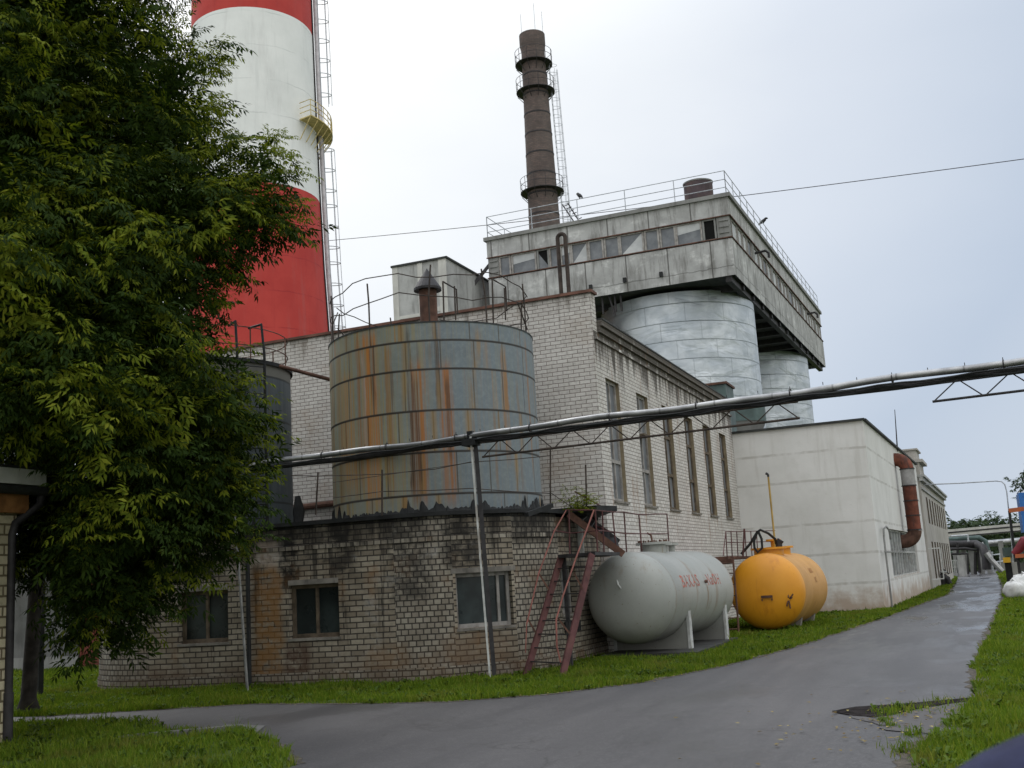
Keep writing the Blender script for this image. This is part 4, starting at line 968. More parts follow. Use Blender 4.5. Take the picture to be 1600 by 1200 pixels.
# ------------------------------------------------------------------ lying tanks
def lying(name, c0, c1, r, zc, dome, label, mats):
    t = thing(name, ((c0[0]+c1[0])/2, (c0[1]+c1[1])/2, 0), label, 'tank')
    a = Vector((c0[0], c0[1], zc)); b = Vector((c1[0], c1[1], zc)); d = (b-a).normalized()
    # frame: x along axis, y horizontal to the right, z up
    rx = Vector((d.y, -d.x, 0)).normalized(); L = (b-a).length
    M = Matrix(((rx.x, 0, d.x, a.x), (rx.y, 0, d.y, a.y), (0, -1, 0, a.z), (0, 0, 0, 1)))
    # lathe axis z -> tank axis
    M = Matrix(((rx.x, 0.0, d.x, a.x), (rx.y, 0.0, d.y, a.y), (0.0, 1.0, 0.0, a.z), (0, 0, 0, 1)))
    m = MB(); m.lathe([(r,0),(r,.05),(r+.003,.054),(r+.003,.07),(r,.074),(r,L*.36),(r,L*.7),(r,L)], (0,0), 72, M=M); m.build('shell', mats[0], t, smooth=True, angle=60)
    for sgn, z in ((-1, 0), (1, L)):
        pr = [(r*math.cos(k*PI/2/14)**.82 if k < 14 else .002, z+sgn*dome*math.sin(k*PI/2/14)) for k in range(15)]
        e = MB(); e.lathe(pr, (0,0), 72, M=M)
        if sgn > 0: pass
        e.build('end_dome', mats[1], t, smooth=True, angle=60)
    return t, M, L
def local(M, x, y, z): return M @ Vector((x, y, z))   # x right, y up from axis, z along axis
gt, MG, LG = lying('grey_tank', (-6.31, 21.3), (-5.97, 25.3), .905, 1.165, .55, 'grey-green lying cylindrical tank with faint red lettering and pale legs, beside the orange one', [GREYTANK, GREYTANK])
for z in (1.0, 3.55):
    s = MB()
    pts = [(-.78,-1.08),(.78,-1.08),(.80,-.42)] + [(.907*math.sin(t), -.907*math.cos(t)) for t in [R(62-12.4*i) for i in range(11)]] + [(-.80,-.42)]
    A = [local(MG, x, y, z-.05) for x, y in pts]; B = [local(MG, x, y, z+.05) for x, y in pts]; n = len(pts)
    s.face(A); s.face(B[::-1])
    for i in range(n): s.face([A[i], B[i], B[(i+1)%n], A[(i+1)%n]])
    so = s.build('saddle', GREYTANK, gt)
    for sx in (-1, 1):
        p = MB(); q = [local(MG, sx*x, y, z-.055+zz) for zz in (-.02, .13) for x, y in ((.78,-1.09),(.84,-1.09),(.84,-.33),(.78,-.33))]
        p.hexa([q[0],q[1],q[5],q[4]], [q[3],q[2],q[6],q[7]]); p.build('leg', PALEPOST, gt)
m = MB()
def stub(mb_, M, x, z, r0, h, rf, n=28, y0=.85):
    c = local(M, x, 0, z); zc = c.z
    mb_.lathe([(r0, zc+y0),(r0, zc+y0+h),(rf, zc+y0+h),(rf, zc+y0+h+.05),(.01, zc+y0+h+.055)], (c.x, c.y), n)
stub(m, MG, 0, 1.45, .27, .20, .36); mo = m.build('manhole', GREYTANK, gt, smooth=True)
m = MB(); c = local(MG, 0, 0, 1.45)
for k in range(16): a = 2*PI*k/16; m.tube([(c.x+.30*math.cos(a),c.y+.30*math.sin(a),2.24),(c.x+.30*math.cos(a),c.y+.30*math.sin(a),2.31)], .016, 6)
m.tube([(c.x,c.y,2.26),(c.x-.02,c.y,2.42),(c.x-.1,c.y-.02,2.47)], .022, 6)
m.build('bolt_ring', RUSTBROWN, mo)
m = MB(); stub(m, MG, .02, 2.15, .07, .19, .16); stub(m, MG, .02, 2.6, .07, .19, .15); m.build('pipe_flange', GREYTANK, gt, smooth=True)
m = MB(); m.tube([local(MG,-.05,.30,-.50), local(MG,-.05,.36,-.60), local(MG,-.02,.28,-.62), local(MG,-.0,.2,-.545)], .016, 6); m.build('lifting_eye', PALEPOST, gt, smooth=True)
m = MB(); m.tube([local(MG,.885,.22,2.06), local(MG,.94,.22,2.06)], .035, 8); m.build('gauge_stub', RUSTBROWN, gt)
def wrap_text(txt, M, r, z0, ang, size, mat, parent, sx=1.0, off=.004):
    cu = bpy.data.curves.new('txt', 'FONT'); cu.body = txt; cu.size = size; cu.offset = .004; cu.space_character = 1.08; cu.fill_mode = 'FRONT'; cu.resolution_u = 3
    o = bpy.data.objects.new('txt', cu); COL.objects.link(o)
    dg = bpy.context.evaluated_depsgraph_get(); me0 = bpy.data.meshes.new_from_object(o.evaluated_get(dg))
    bpy.data.objects.remove(o)
    m = MB(); vs = [v.co.copy() for v in me0.vertices]
    for p in me0.polygons:
        pts = []
        for i in p.vertices:
            v = vs[i]; a = ang + v.y/r; pts.append(local(M, (r+off)*math.cos(a), (r+off)*math.sin(a), z0+v.x*sx))
        m.face(pts)
    bpy.data.meshes.remove(me0)
    return m.build('lettering', mat, parent)
wrap_text('BAKAS', MG, .905, .55, R(9), .36, TEXTRED, gt, .98); wrap_text('NaOH', MG, .905, 2.22, R(9), .34, TEXTRED, gt, .98)
m = MB()
m.box(-7.0,-5.05,21.2,25.2,0,.085); tag(m.build('tank_plinth', DARKCONC), 'low dark concrete base slab under the grey lying tank', 'slab')

yt, MY, LY = lying('yellow_tank', (-4.86, 28.55), (-4.72, 31.9), .955, 1.0, .60, 'bright orange lying tank with two manholes, in front of the white block', [YELSIDE, YELDOME])
for z in (1.0, 2.9):
    s = MB()
    pts = [(-.55,-1.0),(.55,-1.0),(.62,-.70)] + [(.957*math.sin(t), -.957*math.cos(t)) for t in [R(40-8*i) for i in range(11)]] + [(-.62,-.70)]
    A = [local(MY, x, y, z-.1) for x, y in pts]; B = [local(MY, x, y, z+.1) for x, y in pts]; n = len(pts); s.face(A); s.face(B[::-1])
    for i in range(n): s.face([A[i], B[i], B[(i+1)%n], A[(i+1)%n]])
    s.build('saddle', LINTEL, yt)
m = MB(); stub(m, MY, 0, .62, .38, .17, .46, y0=.88); m.build('manhole', YELDOME, yt, smooth=True)
m = MB(); stub(m, MY, .05, 1.85, .28, .20, .36, y0=.88); m.build('manhole', YELDOME, yt, smooth=True)
m = MB(); stub(m, MY, -.02, 1.45, .08, .42, .2, y0=.86); m.build('pipe_flange', YELDOME, yt, smooth=True)
m = MB(); a = local(MY, -.04, -.12, -.625); b = local(MY, .24, -.12, -.60); m.bar(a, b, .05, .06); m.bar(a+Vector((.02,-.02,-.05)), a+Vector((.02,-.02,-.1)), .03, .03); m.bar(b+Vector((-.02,-.02,-.05)), b+Vector((-.02,-.02,-.1)), .03, .03); m.build('step_bracket', RUSTBROWN, yt)
m = MB(); q = local(MY, .60, -.22, -.42)
for (dx, dz) in ((.0,.12),(.09,.05),(-.06,-.16),(.02,-.22),(.12,.13)): m.tube([q+Vector((0,-.01,.03)), q+Vector((dx*.6,-.07,dz*.5)), q+Vector((dx,-.05,dz))], .018, 6)
m.build('broken_valve', RUSTBROWN, yt, smooth=True)
m = MB(); bb = local(MY, 0, 0, .62); zt_ = 2.06
m.tube([(bb.x+.28,bb.y,zt_+.02),(bb.x+.28,bb.y,zt_+.14),(bb.x+.34,bb.y,zt_+.22)], .09, 10); m.build('valve', DARKSTEEL, yt)
wrap_text('BAKAS', MY, .955, 1.35, R(24), .20, TEXTBROWN, yt, .8); wrap_text('HCl', MY, .955, 1.6, R(8), .20, TEXTBROWN, yt, .8)
# hose and its yellow stand pipe
hs_ = MB(); yb_ = bb.y
def hp_(x, y, D): return atD(x, y, D)
hs_.tube([hp_(1158,866,29.2), hp_(1172,850,29.2), hp_(1183,832,29.1), hp_(1188,828,29.0), hp_(1200,833,29.2), hp_(1211,842,29.4), hp_(1213,850,29.5)], .035, 8)
hs_.tube([hp_(1183,831,29.0), hp_(1178,846,29.0), hp_(1179,856,29.0), hp_(1184,863,29.0), hp_(1191,856,29.0), hp_(1190,842,29.0), hp_(1184,829,29.0)], .032, 8)
tag(hs_.build('hose', BLACKHOSE, smooth=True), 'black rubber hose looped over the manhole of the orange lying tank', 'hose')
yp = MB(); a = Vector((bb.x+.26, bb.y+.5, 0)); pt = atD(1200,741,math.hypot(a.x,a.y)); pb = atD(1211,850,math.hypot(a.x,a.y)); yp.tube([pb+(pb-pt)*.12, pt+(pb-pt)*.04], .026, 8)
ypo = yp.build('stand_pipe', YELPIPE, smooth=True); tag(ypo, 'tall thin yellow pipe with a dark tip rising from the orange lying tank', 'pipe')
m = MB(); m.tube([pt+(pb-pt)*.04, pt], .03, 8); m.tube([pt, pt+Vector((-.06,0,.03))], .034, 8); m.build('tip', DARKSTEEL, ypo)
# rusty platform and ladder behind the orange tank
pf = thing('tank_platform', (-6.2, 29.5, 0), 'rusty ladder platform with thin railings between the grey and orange lying tanks', 'platform')
m = MB(); a = gX(1122,880,-6.75); 
m.box(-6.9,-5.6,27.6,31.4,1.86,1.93); m.bar((-6.3,27.6,1.8),(-5.5,27.6,1.8),.08,.12); m.build('deck', RUSTBROWN, pf)
m = MB()
for px, D in ((1136,29.0),(1144,28.6),(1153,28.7),(1166,29.4),(1175,30.2),(1184,31.0)):
    b = atD(px, 868, D); b.z = 1.9; t = atD(px-2, 830, D); m.tube([b, t], .014, 6)
a = atD(1134,831,29.0); b = atD(1211,829,31.5); m.tube([a, b], .012, 6); a = atD(1135,848,29); b = atD(1211,846,31.5); m.tube([a,b], .012, 6)
a = atD(1134,831,29.0); b = atD(1130,868,27.8); m.tube([a, b], .012, 6)
a = atD(1161,870,28.4); b = atD(1163,826,28.4); m.tube([a, b], .026, 6); m.build('railing', REDSTAIR, pf)
m = MB(); la = [atD(1138,878,27.7), atD(1132,900,27.7), atD(1149,985,27.7)]; lb = [atD(1153,878,27.7), atD(1157,898,27.75), atD(1166,985,27.75)]
la = [Vector((-5.86,27.5,1.9)), Vector((-5.86,27.35,.02))]; lb = [Vector((-5.45,27.5,1.9)), Vector((-5.45,27.35,.02))]
m.tube(la, .025, 6); m.tube(lb, .025, 6)
for i in range(7): t = (i+.5)/7; m.tube([la[0].lerp(la[1],t), lb[0].lerp(lb[1],t)], .016, 6)
m.build('ladder', RUSTBROWN, pf)
m = MB()
for x, y in ((-6.85,27.65),(-6.85,31.3),(-5.65,31.3)): m = MB(); m.tube([(x,y,0),(x,y,1.86)], .04, 6); m.build('leg', RUSTBROWN, pf)

# ------------------------------------------------------------------ red steel stair by the pump house
st = thing('steel_stair', (-7, 18.3, 0), 'steep rusty red steel stair with pink handrails beside the low brick building', 'stairs')
fl, fr_, tl, tr = atD(822,1058,19.55), atD(878,1061,18.7), atD(877,869,20.5), atD(925,866,19.8)
fl.z = fr_.z = .0
m = MB(); m.bar(fl, tl, .05, .115, up=(.5,.8,0)); m.build('stringer', REDSTAIR, st)
m = MB(); m.bar(fr_, tr, .05, .115, up=(.5,.8,0)); m.build('stringer', REDSTAIR, st)
m = MB()
for i in range(1, 9):
    t = i/9; a, b = fl.lerp(tl, t), fr_.lerp(tr, t)
    if i in (1, 2, 3, 4, 5, 6, 7, 8): m.bar(a, b, .03, .02)
m.build('tread_rod', DARKSTEEL, st)
def D_(x, y, d): return atD(x, y, d)
m = MB()
m.tube([D_(823,975,19.5), D_(842,895,19.9), D_(866,830,20.4), D_(885,797,20.8), D_(928,797,20.2)], .014, 8)
m.tube([D_(821,1020,19.4), D_(823,975,19.5)], .011, 6)
m.build('handrail', PINKRAIL, st, smooth=True)
m = MB(); m.tube([D_(876,1035,18.7), D_(870,1010,18.7), D_(869,968,18.8), D_(880,930,19.0), D_(900,872,19.5), D_(928,797,20.1)], .015, 8)
m.build('handrail', PINKRAIL, st, smooth=True)
for (xa, ya, xb, yb, D) in ((824,966,838,990,19.6),(842,896,858,922,19.9),(872,966,890,990,18.9),(897,895,910,920,19.4)): m = MB(); m.bar(D_(xa,ya,D), D_(xb,yb,D), .03, .03); m.build('rail_strut', RUSTBROWN, st)
m = MB(); A, B, C_, E_ = D_(872,868,20.4), D_(930,866,19.9), D_(968,860,21.4), D_(925,864,22.0)
zl = 2.06; m.hexa([(p.x,p.y,zl-.06) for p in (A,B,C_,E_)], [(p.x,p.y,zl) for p in (A,B,C_,E_)]); m.build('landing', DARKSTEEL, st)
m = MB(); m.bar(D_(974,866,21.5), D_(888,803,21.3), .06, .13); m.build('upper_stringer', RUSTBROWN, st)
m = MB(); m.bar(D_(966,848,22.1), D_(900,798,21.9), .06, .14); m.build('upper_stringer', DARKSTEEL, st)
m = MB()
for i in range(1, 6): t = i/6; m.bar(D_(974,866,21.5).lerp(D_(888,803,21.3),t), D_(966,848,22.1).lerp(D_(900,798,21.9),t), .2, .03)
m.build('upper_tread', DARKSTEEL, st)
m = MB()
for (xa, ya, xb, yb, D) in ((890,862,889,797,20.6),(934,864,930,797,20.1),(944,862,941,798,21.0),(963,858,957,801,21.6),(979,862,975,800,22.2),(1003,862,998,803,23.2),(1046,862,1042,803,24.8)):
    b = D_(xa,ya,D); b.z = min(b.z, zl); m.tube([b, D_(xb,yb,D)], .015, 6)
m.build('rail_post', REDSTAIR, st)
m = MB(); m.tube([D_(886,797,20.7), D_(930,797,20.15), D_(957,800,21.6), D_(975,800,22.2), D_(998,804,23.2), D_(1042,803,24.8)], .013, 6)
m.tube([D_(864,829,20.4), D_(893,833,20.6), D_(935,829,20.1), D_(960,831,21.6), D_(977,834,22.2), D_(1044,834,24.8)], .012, 6)
m.tube([D_(898,768,22.2), D_(930,786,22.1), D_(958,801,21.6)], .018, 6); m.tube([D_(905,812,22), D_(960,833,21.6)], .016, 6)
m.build('railing', REDSTAIR, st)
m = MB(); m.bar((tl.x+.02,tl.y+.08,2.0), (tl.x+.02,tl.y+.08,0), .07, .07); m.build('landing_leg', DARKSTEEL, st)
m = MB(); m.tube([(-7.16,20.9,2.0),(-7.16,20.9,2.75)], .06, 10); tag(m.build('vent_stub', PALEPOST, smooth=True), 'short pale pipe against the brick wall behind the red stair', 'pipe')
m = MB(); p = Vector((-7.22,19.95,.72))
for dy in (0, .3): m.box(p.x-.02,p.x+.14,p.y+dy-.09,p.y+dy+.09,.62,.82)
tag(m.build('valve_box', TAR), 'two small black fittings low on the brick wall behind the red stair', 'fitting')

# ------------------------------------------------------------------ overhead pipe bridge
pbg = thing('pipe_bridge', (-6, 17.5, 0), 'overhead silver pipe run with zigzag trusses on slim posts, crossing the yard and the road', 'pipe bridge')
La, Lb = gz(392,727,4.2), gz(1600,565,4.2); dl = (Lb-La).normalized()
def onL(t, dz=0.0, off=0.0): p = La+dl*t; return Vector((p.x-dl.y*off, p.y+dl.x*off, p.z+dz))
LL = (Lb-La).length
def sag(i, n, T0, T1): return T0+(T1-T0)*i/n
m = MB(); pts = []
for i in range(44):
    t = -.05+(LL+6.5)*i/43; pts.append(onL(t, .02*math.sin(t*1.1)+.012*math.sin(t*2.7)))
m.tube(pts, .052, 14); m.build('lagged_pipe', SILVER, pbg, smooth=True)
m = MB(); m.tube([onL(-.0+(LL+6.5)*i/30, -.10+.012*math.sin(i*1.3), .05) for i in range(31)], .05, 10); m.build('small_pipe', DARKSTEEL, pbg, smooth=True)
m = MB(); m.tube([onL(.4+(LL+6)*i/60, -.07-.03*math.sin(i*.8)**2, -.08) for i in range(61)], .016, 6); m.tube([onL(4.5+(LL-2)*i/60, -.10-.05*math.sin(i*.55+1)**2, -.05) for i in range(61)], .018, 6); m.build('cable', TAR, pbg, smooth=True)
for i in range(40):
    t = .3+i*.5; m = MB(); m.tube([onL(t,.055), onL(t,.10)], .006, 5)
    if i % 3 == 0: m.tube([onL(t)+Vector((dl.y*.066*math.cos(a),-dl.x*.066*math.cos(a),.066*math.sin(a))) for a in [2*PI*k/12 for k in range(13)]], .010, 5, cap=False)
    m.build('pipe_clip', DARKSTEEL, pbg)
def tpar(px):                                      # parameter along the run for a picture column
    best = min(range(0, 2200), key=lambda i: abs(_proj(onL(i*.01))[0]-px)); return best*.01
def _proj(P):
    p = P-EYE; c, s = math.cos(-YAW), math.sin(-YAW); a = p.x*c-p.y*s; b = p.x*s+p.y*c; z = p.z
    c, s = math.cos(PITCH), math.sin(PITCH); fw = c*b+s*z; up_ = -s*b+c*z; u_, v_ = a/fw, up_/fw
    c, s = math.cos(ROLL), math.sin(ROLL); return CX+(u_*c-v_*s)*FPX, CY-(u_*s+v_*c)*FPX
def truss(t0, t1, n, h, mat):
    m = MB(); m.tube([onL(t0,-h), onL(t1,-h)], .020, 6); m.tube([onL(t0,-.15), onL(t1,-.15)], .014, 6); dt_ = (t1-t0)/n
    for i in range(n):
        a = t0+i*dt_+.03; b = a+dt_*.46; c = a+dt_*.92
        m.tube([onL(a,-h+.01), onL(b,-.14), onL(b+.04,-.14), onL(c,-h+.01)], .010, 5)
    return m.build('truss', mat, pbg)
truss(tpar(752), tpar(1245), 8, .40, RAILDK)
truss(tpar(1452), tpar(1452)+7.6, 11, .40, DARKSTEEL)
tpo = tpar(735); base = atD(766,1062,19.15); top = onL(tpo, -.02)
base.z = 0.0; dpo = (Vector(top)-base).normalized(); sx_ = Vector((1,0,0)); sy_ = Vector((0,1,0))
m = MB(); m.bar(base, top, .035, .13, up=(.4,-.9,0)); 
po = m.build('post', PALEPOST, pbg)
m = MB(); m.bar(base+Vector((.062,.045,0)), Vector(top)+Vector((.062,.045,0)), .075, .05, up=(.4,-.9,0)); m.build('post_web', DARKSTEEL, po)
m = MB(); m.bar(onL(tpo-.13,-.12), onL(tpo+.13,-.12), .22, .12); m.bar(onL(tpo,.08), onL(tpo,-.2), .10, .10); m.build('bracket', TAR, po)
b2 = atD(387,1076,19.8); b2.z = 0; t2 = atD(366,788,19.8); t3 = atD(362,738,20.2)
m = MB(); m.tube([b2, t2, t3], [.024,.022,.018], 8); m.build('post', plain('grey_conduit', (.24,.24,.235), .7, .2, .3, 6), pbg, smooth=True)

# ------------------------------------------------------------------ chimneys
C1 = Vector((-43.35, 61.2)); rc = thing('striped_chimney', (C1.x, C1.y, 0), 'huge round chimney painted in broad red and white bands', 'chimney')
D1 = C1.length
prof = [(6.0,0),(5.3,10),(4.87,17.8),(4.60,24),(4.46,29.4),(4.34,36),(4.27,42.4),(4.18,52),(4.05,66),(3.9,84)]
def cut(z0, z1):
    def rad(z):
        for (ra, za), (rb, zb) in zip(prof[:-1], prof[1:]):
            if za <= z <= zb: return ra+(rb-ra)*(z-za)/(zb-za)
    zs = [z0]+[z for _, z in prof if z0 < z < z1]+[z1]; return [(rad(z), z) for z in zs]
for k, (z0, z1) in enumerate(((0,28.75),(28.75,41.5),(41.5,55),(55,69),(69,84))):
    m = MB(); m.lathe(cut(z0, z1), C1, 96); m.build('red_band' if k % 2 == 0 else 'white_band', RED if k % 2 == 0 else WHT, rc, smooth=True)
va = math.atan2(-C1.y, -C1.x)                      # toward the camera
ea = va+PI/2-R(5)                                  # right-hand silhouette as the yard sees it
def rad1(z): return cut(z, z+.01)[0][0] if z < 83.9 else 3.9
def onC(ang, z, off): r = rad1(z)+off; return Vector((C1.x+r*math.cos(ang), C1.y+r*math.sin(ang), z))
zs = [14+i*5 for i in range(15)]
m = MB(); m.tube([onC(ea-.02, z, .28) for z in zs], .15, 8); m.build('riser_duct', RISER, rc, smooth=True)
m = MB(); m.tube([onC(ea-.075, z, .05) for z in zs], .07, 6); m.build('cable', DARKSTEEL, rc)
m = MB(); e1 = ea+.10
def lad(z, o, s_): a = onC(e1, z, o); t_ = Vector((-math.sin(e1), math.cos(e1), 0)); return a+t_*s_
for s_ in (-.27, .27): m.tube([lad(z,.45,s_) for z in zs], .035, 5)
z = 14
while z < 84: m.tube([lad(z,.45,-.27), lad(z,.45,.27)], .022, 5); z += .45
m.build('ladder', RAILGREY, rc)
m = MB(); z = 14.5
while z < 84:
    if not 33.2 < z < 36.3: m.tube([lad(z,.45+.78*math.sin(t),.36*math.cos(t)*-1) for t in [PI*i/8 for i in range(9)]], .030, 5)
    z += 1.55 if int(z) % 2 else 1.15
for t in (PI*.25, PI*.5, PI*.75):
    for (za, zb) in ((14.5,33),(36.5,80)): m.tube([lad(q,.45+.78*math.sin(t),-.36*math.cos(t)) for q in (za,(za+zb)/2,zb)], .022, 5)
m.build('safety_cage', RAILGREY, rc)
m = MB(); zp = 33.9; a0, a1 = ea-.72, ea+.26
def pl(ang, o, z_): return onC(ang, z_, o)
n = 7
for i in range(n):
    t0_, t1_ = a0+(a1-a0)*i/n, a0+(a1-a0)*(i+1)/n
    m.hexa([pl(t0_,.05,zp-.08),pl(t0_,1.15,zp-.08),pl(t1_,1.15,zp-.08),pl(t1_,.05,zp-.08)], [pl(t0_,.05,zp),pl(t0_,1.15,zp),pl(t1_,1.15,zp),pl(t1_,.05,zp)])
for i in range(n+1):
    t_ = a0+(a1-a0)*i/n; m.tube([pl(t_,1.12,zp), pl(t_,1.12,zp+1.15)], .028, 5)
    m.tube([pl(t_,1.1,zp-.1), pl(t_,.05,zp-1.5)], .035, 5)
for q in (1.15, .75, .38): m.tube([pl(a0,.1,zp+q)] + [pl(a0+(a1-a0)*i/n,1.12,zp+q) for i in range(n+1)] + [pl(a1,.1,zp+q)], .030, 5)
m.build('platform', YELRAIL, rc)

C2 = Vector((-30.3, 84.7)); bc = thing('brick_chimney', (C2.x, C2.y, 0), 'slim tapering dark brick chimney with ring platforms, rising behind the headhouse roof', 'chimney')
def r2(z): return 1.62-(z-18)*.0198
m = MB(); m.lathe([(1.9,0),(r2(18),18),(r2(30),30),(r2(40),40),(r2(46.9),46.9),(r2(48),48)], C2, 48); m.build('shaft', BRK_STACK, bc, smooth=True)
rt_ = r2(48); m = MB(); m.lathe([(rt_,47.4),(rt_+.02,47.8),(rt_+.10,48.2),(rt_+.12,48.35),(rt_+.12,49.30),(rt_+.06,49.34),(rt_-.25,49.35)], C2, 40); m.disc(C2, rt_-.25, 49.30, 32); m.build('crown', BRK_STACK, bc, smooth=True)
z = 19.5
while z < 47: r_ = r2(z); m = MB(); m.lathe([(r_,z-.07),(r_+.03,z-.06),(r_+.03,z+.06),(r_,z+.07)], C2, 40); m.build('iron_hoop', DARKSTEEL, bc); z += 1.85
for zp in (34.6, 43.9, 46.5):
    r_ = r2(zp); m = MB(); m.lathe([(r_,zp-.05),(r_+.60,zp-.05),(r_+.60,zp),(r_,zp)], C2, 32)
    for i in range(12):
        a = 2*PI*i/12; q = lambda rr, zz: (C2.x+rr*math.cos(a), C2.y+rr*math.sin(a), zz)
        m.tube([q(r_+.58,zp), q(r_+.58,zp+1.1)], .024, 5); m.tube([q(r_+.6,zp-.1), q(r_,zp-.8)], .03, 5)
    for q_ in (1.15, .6): m.tube([(C2.x+(r_+.58)*math.cos(2*PI*i/24), C2.y+(r_+.58)*math.sin(2*PI*i/24), zp+q_) for i in range(25)], .022, 5, cap=False)
    m.build('ring_platform', DARKSTEEL, bc)
va2 = math.atan2(-C2.y, -C2.x); e2 = va2+PI/2+.12
m = MB()
def l2(z, o, s_): r_ = r2(z)+o; return Vector((C2.x+r_*math.cos(e2)-s_*math.sin(e2), C2.y+r_*math.sin(e2)+s_*math.cos(e2), z))
for s_ in (-.25, .25): m.tube([l2(19,.3,s_), l2(47,.3,s_)], .025, 5)
z = 19.2
while z < 47: m.tube([l2(z,.3,-.25), l2(z,.3,.25)], .018, 4); z += .5
m.build('ladder', RAILGREY, bc)
m = MB(); z = 20
while z < 46.5:
    m.tube([l2(z,.3+.7*math.sin(t),-.36*math.cos(t)) for t in [PI*i/6 for i in range(7)]], .018, 4); z += .8
for t in (.2, .35, .5, .65, .8): m.tube([l2(20,.3+.7*math.sin(PI*t),-.36*math.cos(PI*t)), l2(46,.3+.7*math.sin(PI*t),-.36*math.cos(PI*t))], .016, 4)
m.build('safety_cage', RAILGREY, bc)
m = MB()
for a in (.3, 2.0, 4.1): x, y = C2.x+1.1*math.cos(va2+a), C2.y+1.1*math.sin(va2+a); m.tube([(x,y,48.5),(x,y,51.8)], .02, 5)
m.build('lightning_rod', RAILGREY, bc)
# long cable across the sky
m = MB(); ca, cb = onC(ea, 22.0, .3), atD(1640,243,56)
ca = atD(514,376,75.2); N_ = 24; m.tube([Vector(ca).lerp(cb, i/N_)-Vector((0,0,.25*4*(i/N_)*(1-i/N_))) for i in range(N_+1)], .022, 5)
tag(m.build('overhead_cable', DARKSTEEL), 'long thin cable strung from the striped chimney across the sky above the headhouse', 'cable')
# two birds on the headhouse rail
def bird(p, hd, label):
    m = MB(); f = Vector((math.cos(hd), math.sin(hd), 0)); p = Vector(p)
    m.tube([p+f*-.30+Vector((0,0,-.10)), p+f*-.16+Vector((0,0,.02)), p+f*-.02+Vector((0,0,.10)), p+f*.10+Vector((0,0,.20)), p+f*.15+Vector((0,0,.27)), p+f*.22+Vector((0,0,.27)), p+f*.29+Vector((0,0,.25))], [.02,.07,.105,.085,.06,.055,.006], 10)
    m.tube([p+Vector((0,.03,.02)), p+Vector((0,.03,-.06))], .012, 5); m.tube([p+Vector((0,-.03,.02)), p+Vector((0,-.03,-.06))], .012, 5)
    tag(m.build('bird', TAR, smooth=True), label, 'bird', 'birds on the headhouse railing')
q = gY(906,314,50.06); bird((q.x, 50.06, 20.45), 2.4, 'black bird perched on the front roof railing of the headhouse, by the brick chimney')
q = F+ds*9.5+Vector((-.06,0)); bird((q.x, q.y, 20.45), .4, 'small black bird perched on the side roof railing of the headhouse')
# ------------------------------------------------------------------ left: brick shed with gutter, pole, garage
sh = thing('brick_shed', (-13, 7, 0), 'corner of a yellowish brick shed with white roof edge, close by at the left edge', 'shed')
XS, YS = -11.42, 10.74
m = MB(); m.wall((XS, 2.0), (XS, YS), 0, 3.05); m.wall((XS, YS), (-18, YS), 0, 3.05); m.wall((-18, YS), (-18, 2), 0, 3.05); m.wall((-18, 2), (XS, 2), 0, 3.05); m.build('wall', BRK_SHED, sh)
pe = atD(68, 748, 15.75); XE, YE, ZE = pe.x, pe.y, pe.z
m = MB(); m.box(XS-.1, XS+.10, 2, YS+.10, ZE-.46, ZE-.22); m.build('wood_plate', plain('orange_brown_wood', (.30,.14,.05), .85, 0, .3, 5), sh)
m = MB(); m.prism([(XE,1.6),(XE,YE),(-18.3,YE),(-18.3,1.6)], ZE-.10, ZE+.02); m.build('roof', ROOFTAR, sh)
m = MB(); m.box(XE+.002, XE+.05, 1.6, YE, ZE-.10, ZE+.10); m.box(-18.3, XE, YE+.002, YE+.04, ZE-.10, ZE+.10); m.build('fascia', WHITEPAINT, sh)
m = MB(); m.box(-18.3, XE+.07, 1.55, YE+.05, ZE+.10, ZE+.135); m.build('roof_capping', CAPDK, sh)
m = MB(); m.tube([(XE+.02, 1.6, ZE-.17), (XE+.02, YE+.06, ZE-.17)], .06, 10); m.build('gutter', CAPDK, sh, smooth=True)
dpipe = [Vector((XE+.0, YE-.02, ZE-.2)), Vector((XE-.02, YE-.03, ZE-.34)), atD(24,818,15.62), atD(19,836,15.6)]
lo = Vector((dpipe[-1].x, dpipe[-1].y, .0)); dpipe += [Vector((lo.x, lo.y, .62))]
m = MB(); m.tube(dpipe, .052, 12); m.tube([Vector((lo.x, lo.y, .62)), Vector((lo.x, lo.y, .02))], .064, 12); m.build('drainpipe', DARKSTEEL, sh, smooth=True)
pl_ = thing('yard_pole', tuple(gz(58,1090)), 'pole painted white on one side, standing in the grass behind the shed under the tree', 'pole')
q = gz(57,1090); m = MB(); m.box(q.x-.09, q.x, q.y-.06, q.y+.06, 0, 7.5); m.build('white_side', PALEPOST, pl_); m = MB(); m.box(q.x+.001, q.x+.10, q.y-.05, q.y+.07, 0, 7.5); m.build('dark_side', TAR, pl_)
ga = thing('garage', (-22, 26, 0), 'grey sheet-metal garage with a rust-red gate, behind the grass at far left', 'garage')
m = MB(); m.box(-28, -22.45, 23.3, 29, 0, 3.0); m.build('wall', plain('shaded_sheet_metal', (.12,.12,.118), .7, .1, .3, 1.5, dirt=(.06,.055,.05)), ga)  # sheet colour is darkened to stand in for the tree's shade
m = MB(); m.box(-28.02, -22.449, 23.27, 23.30, .0, .35); m.build('base_strip', CONC_DK, ga)
m = MB(); m.box(-22.449, -18.9, 23.34, 29, 0, 3.0)
for i in range(8): m.box(-22.4+i*.42, -22.36+i*.42, 23.31, 23.339, .05, 2.9)
m.build('gate', plain('rust_red_gate', (.17,.045,.03), .85, 0, .3, 4, dirt=(.08,.035,.03)), ga)
m = MB(); m.box(-28.2, -18.7, 23.0, 29.2, 3.002, 3.12); m.build('roof', ROOFTAR, ga)

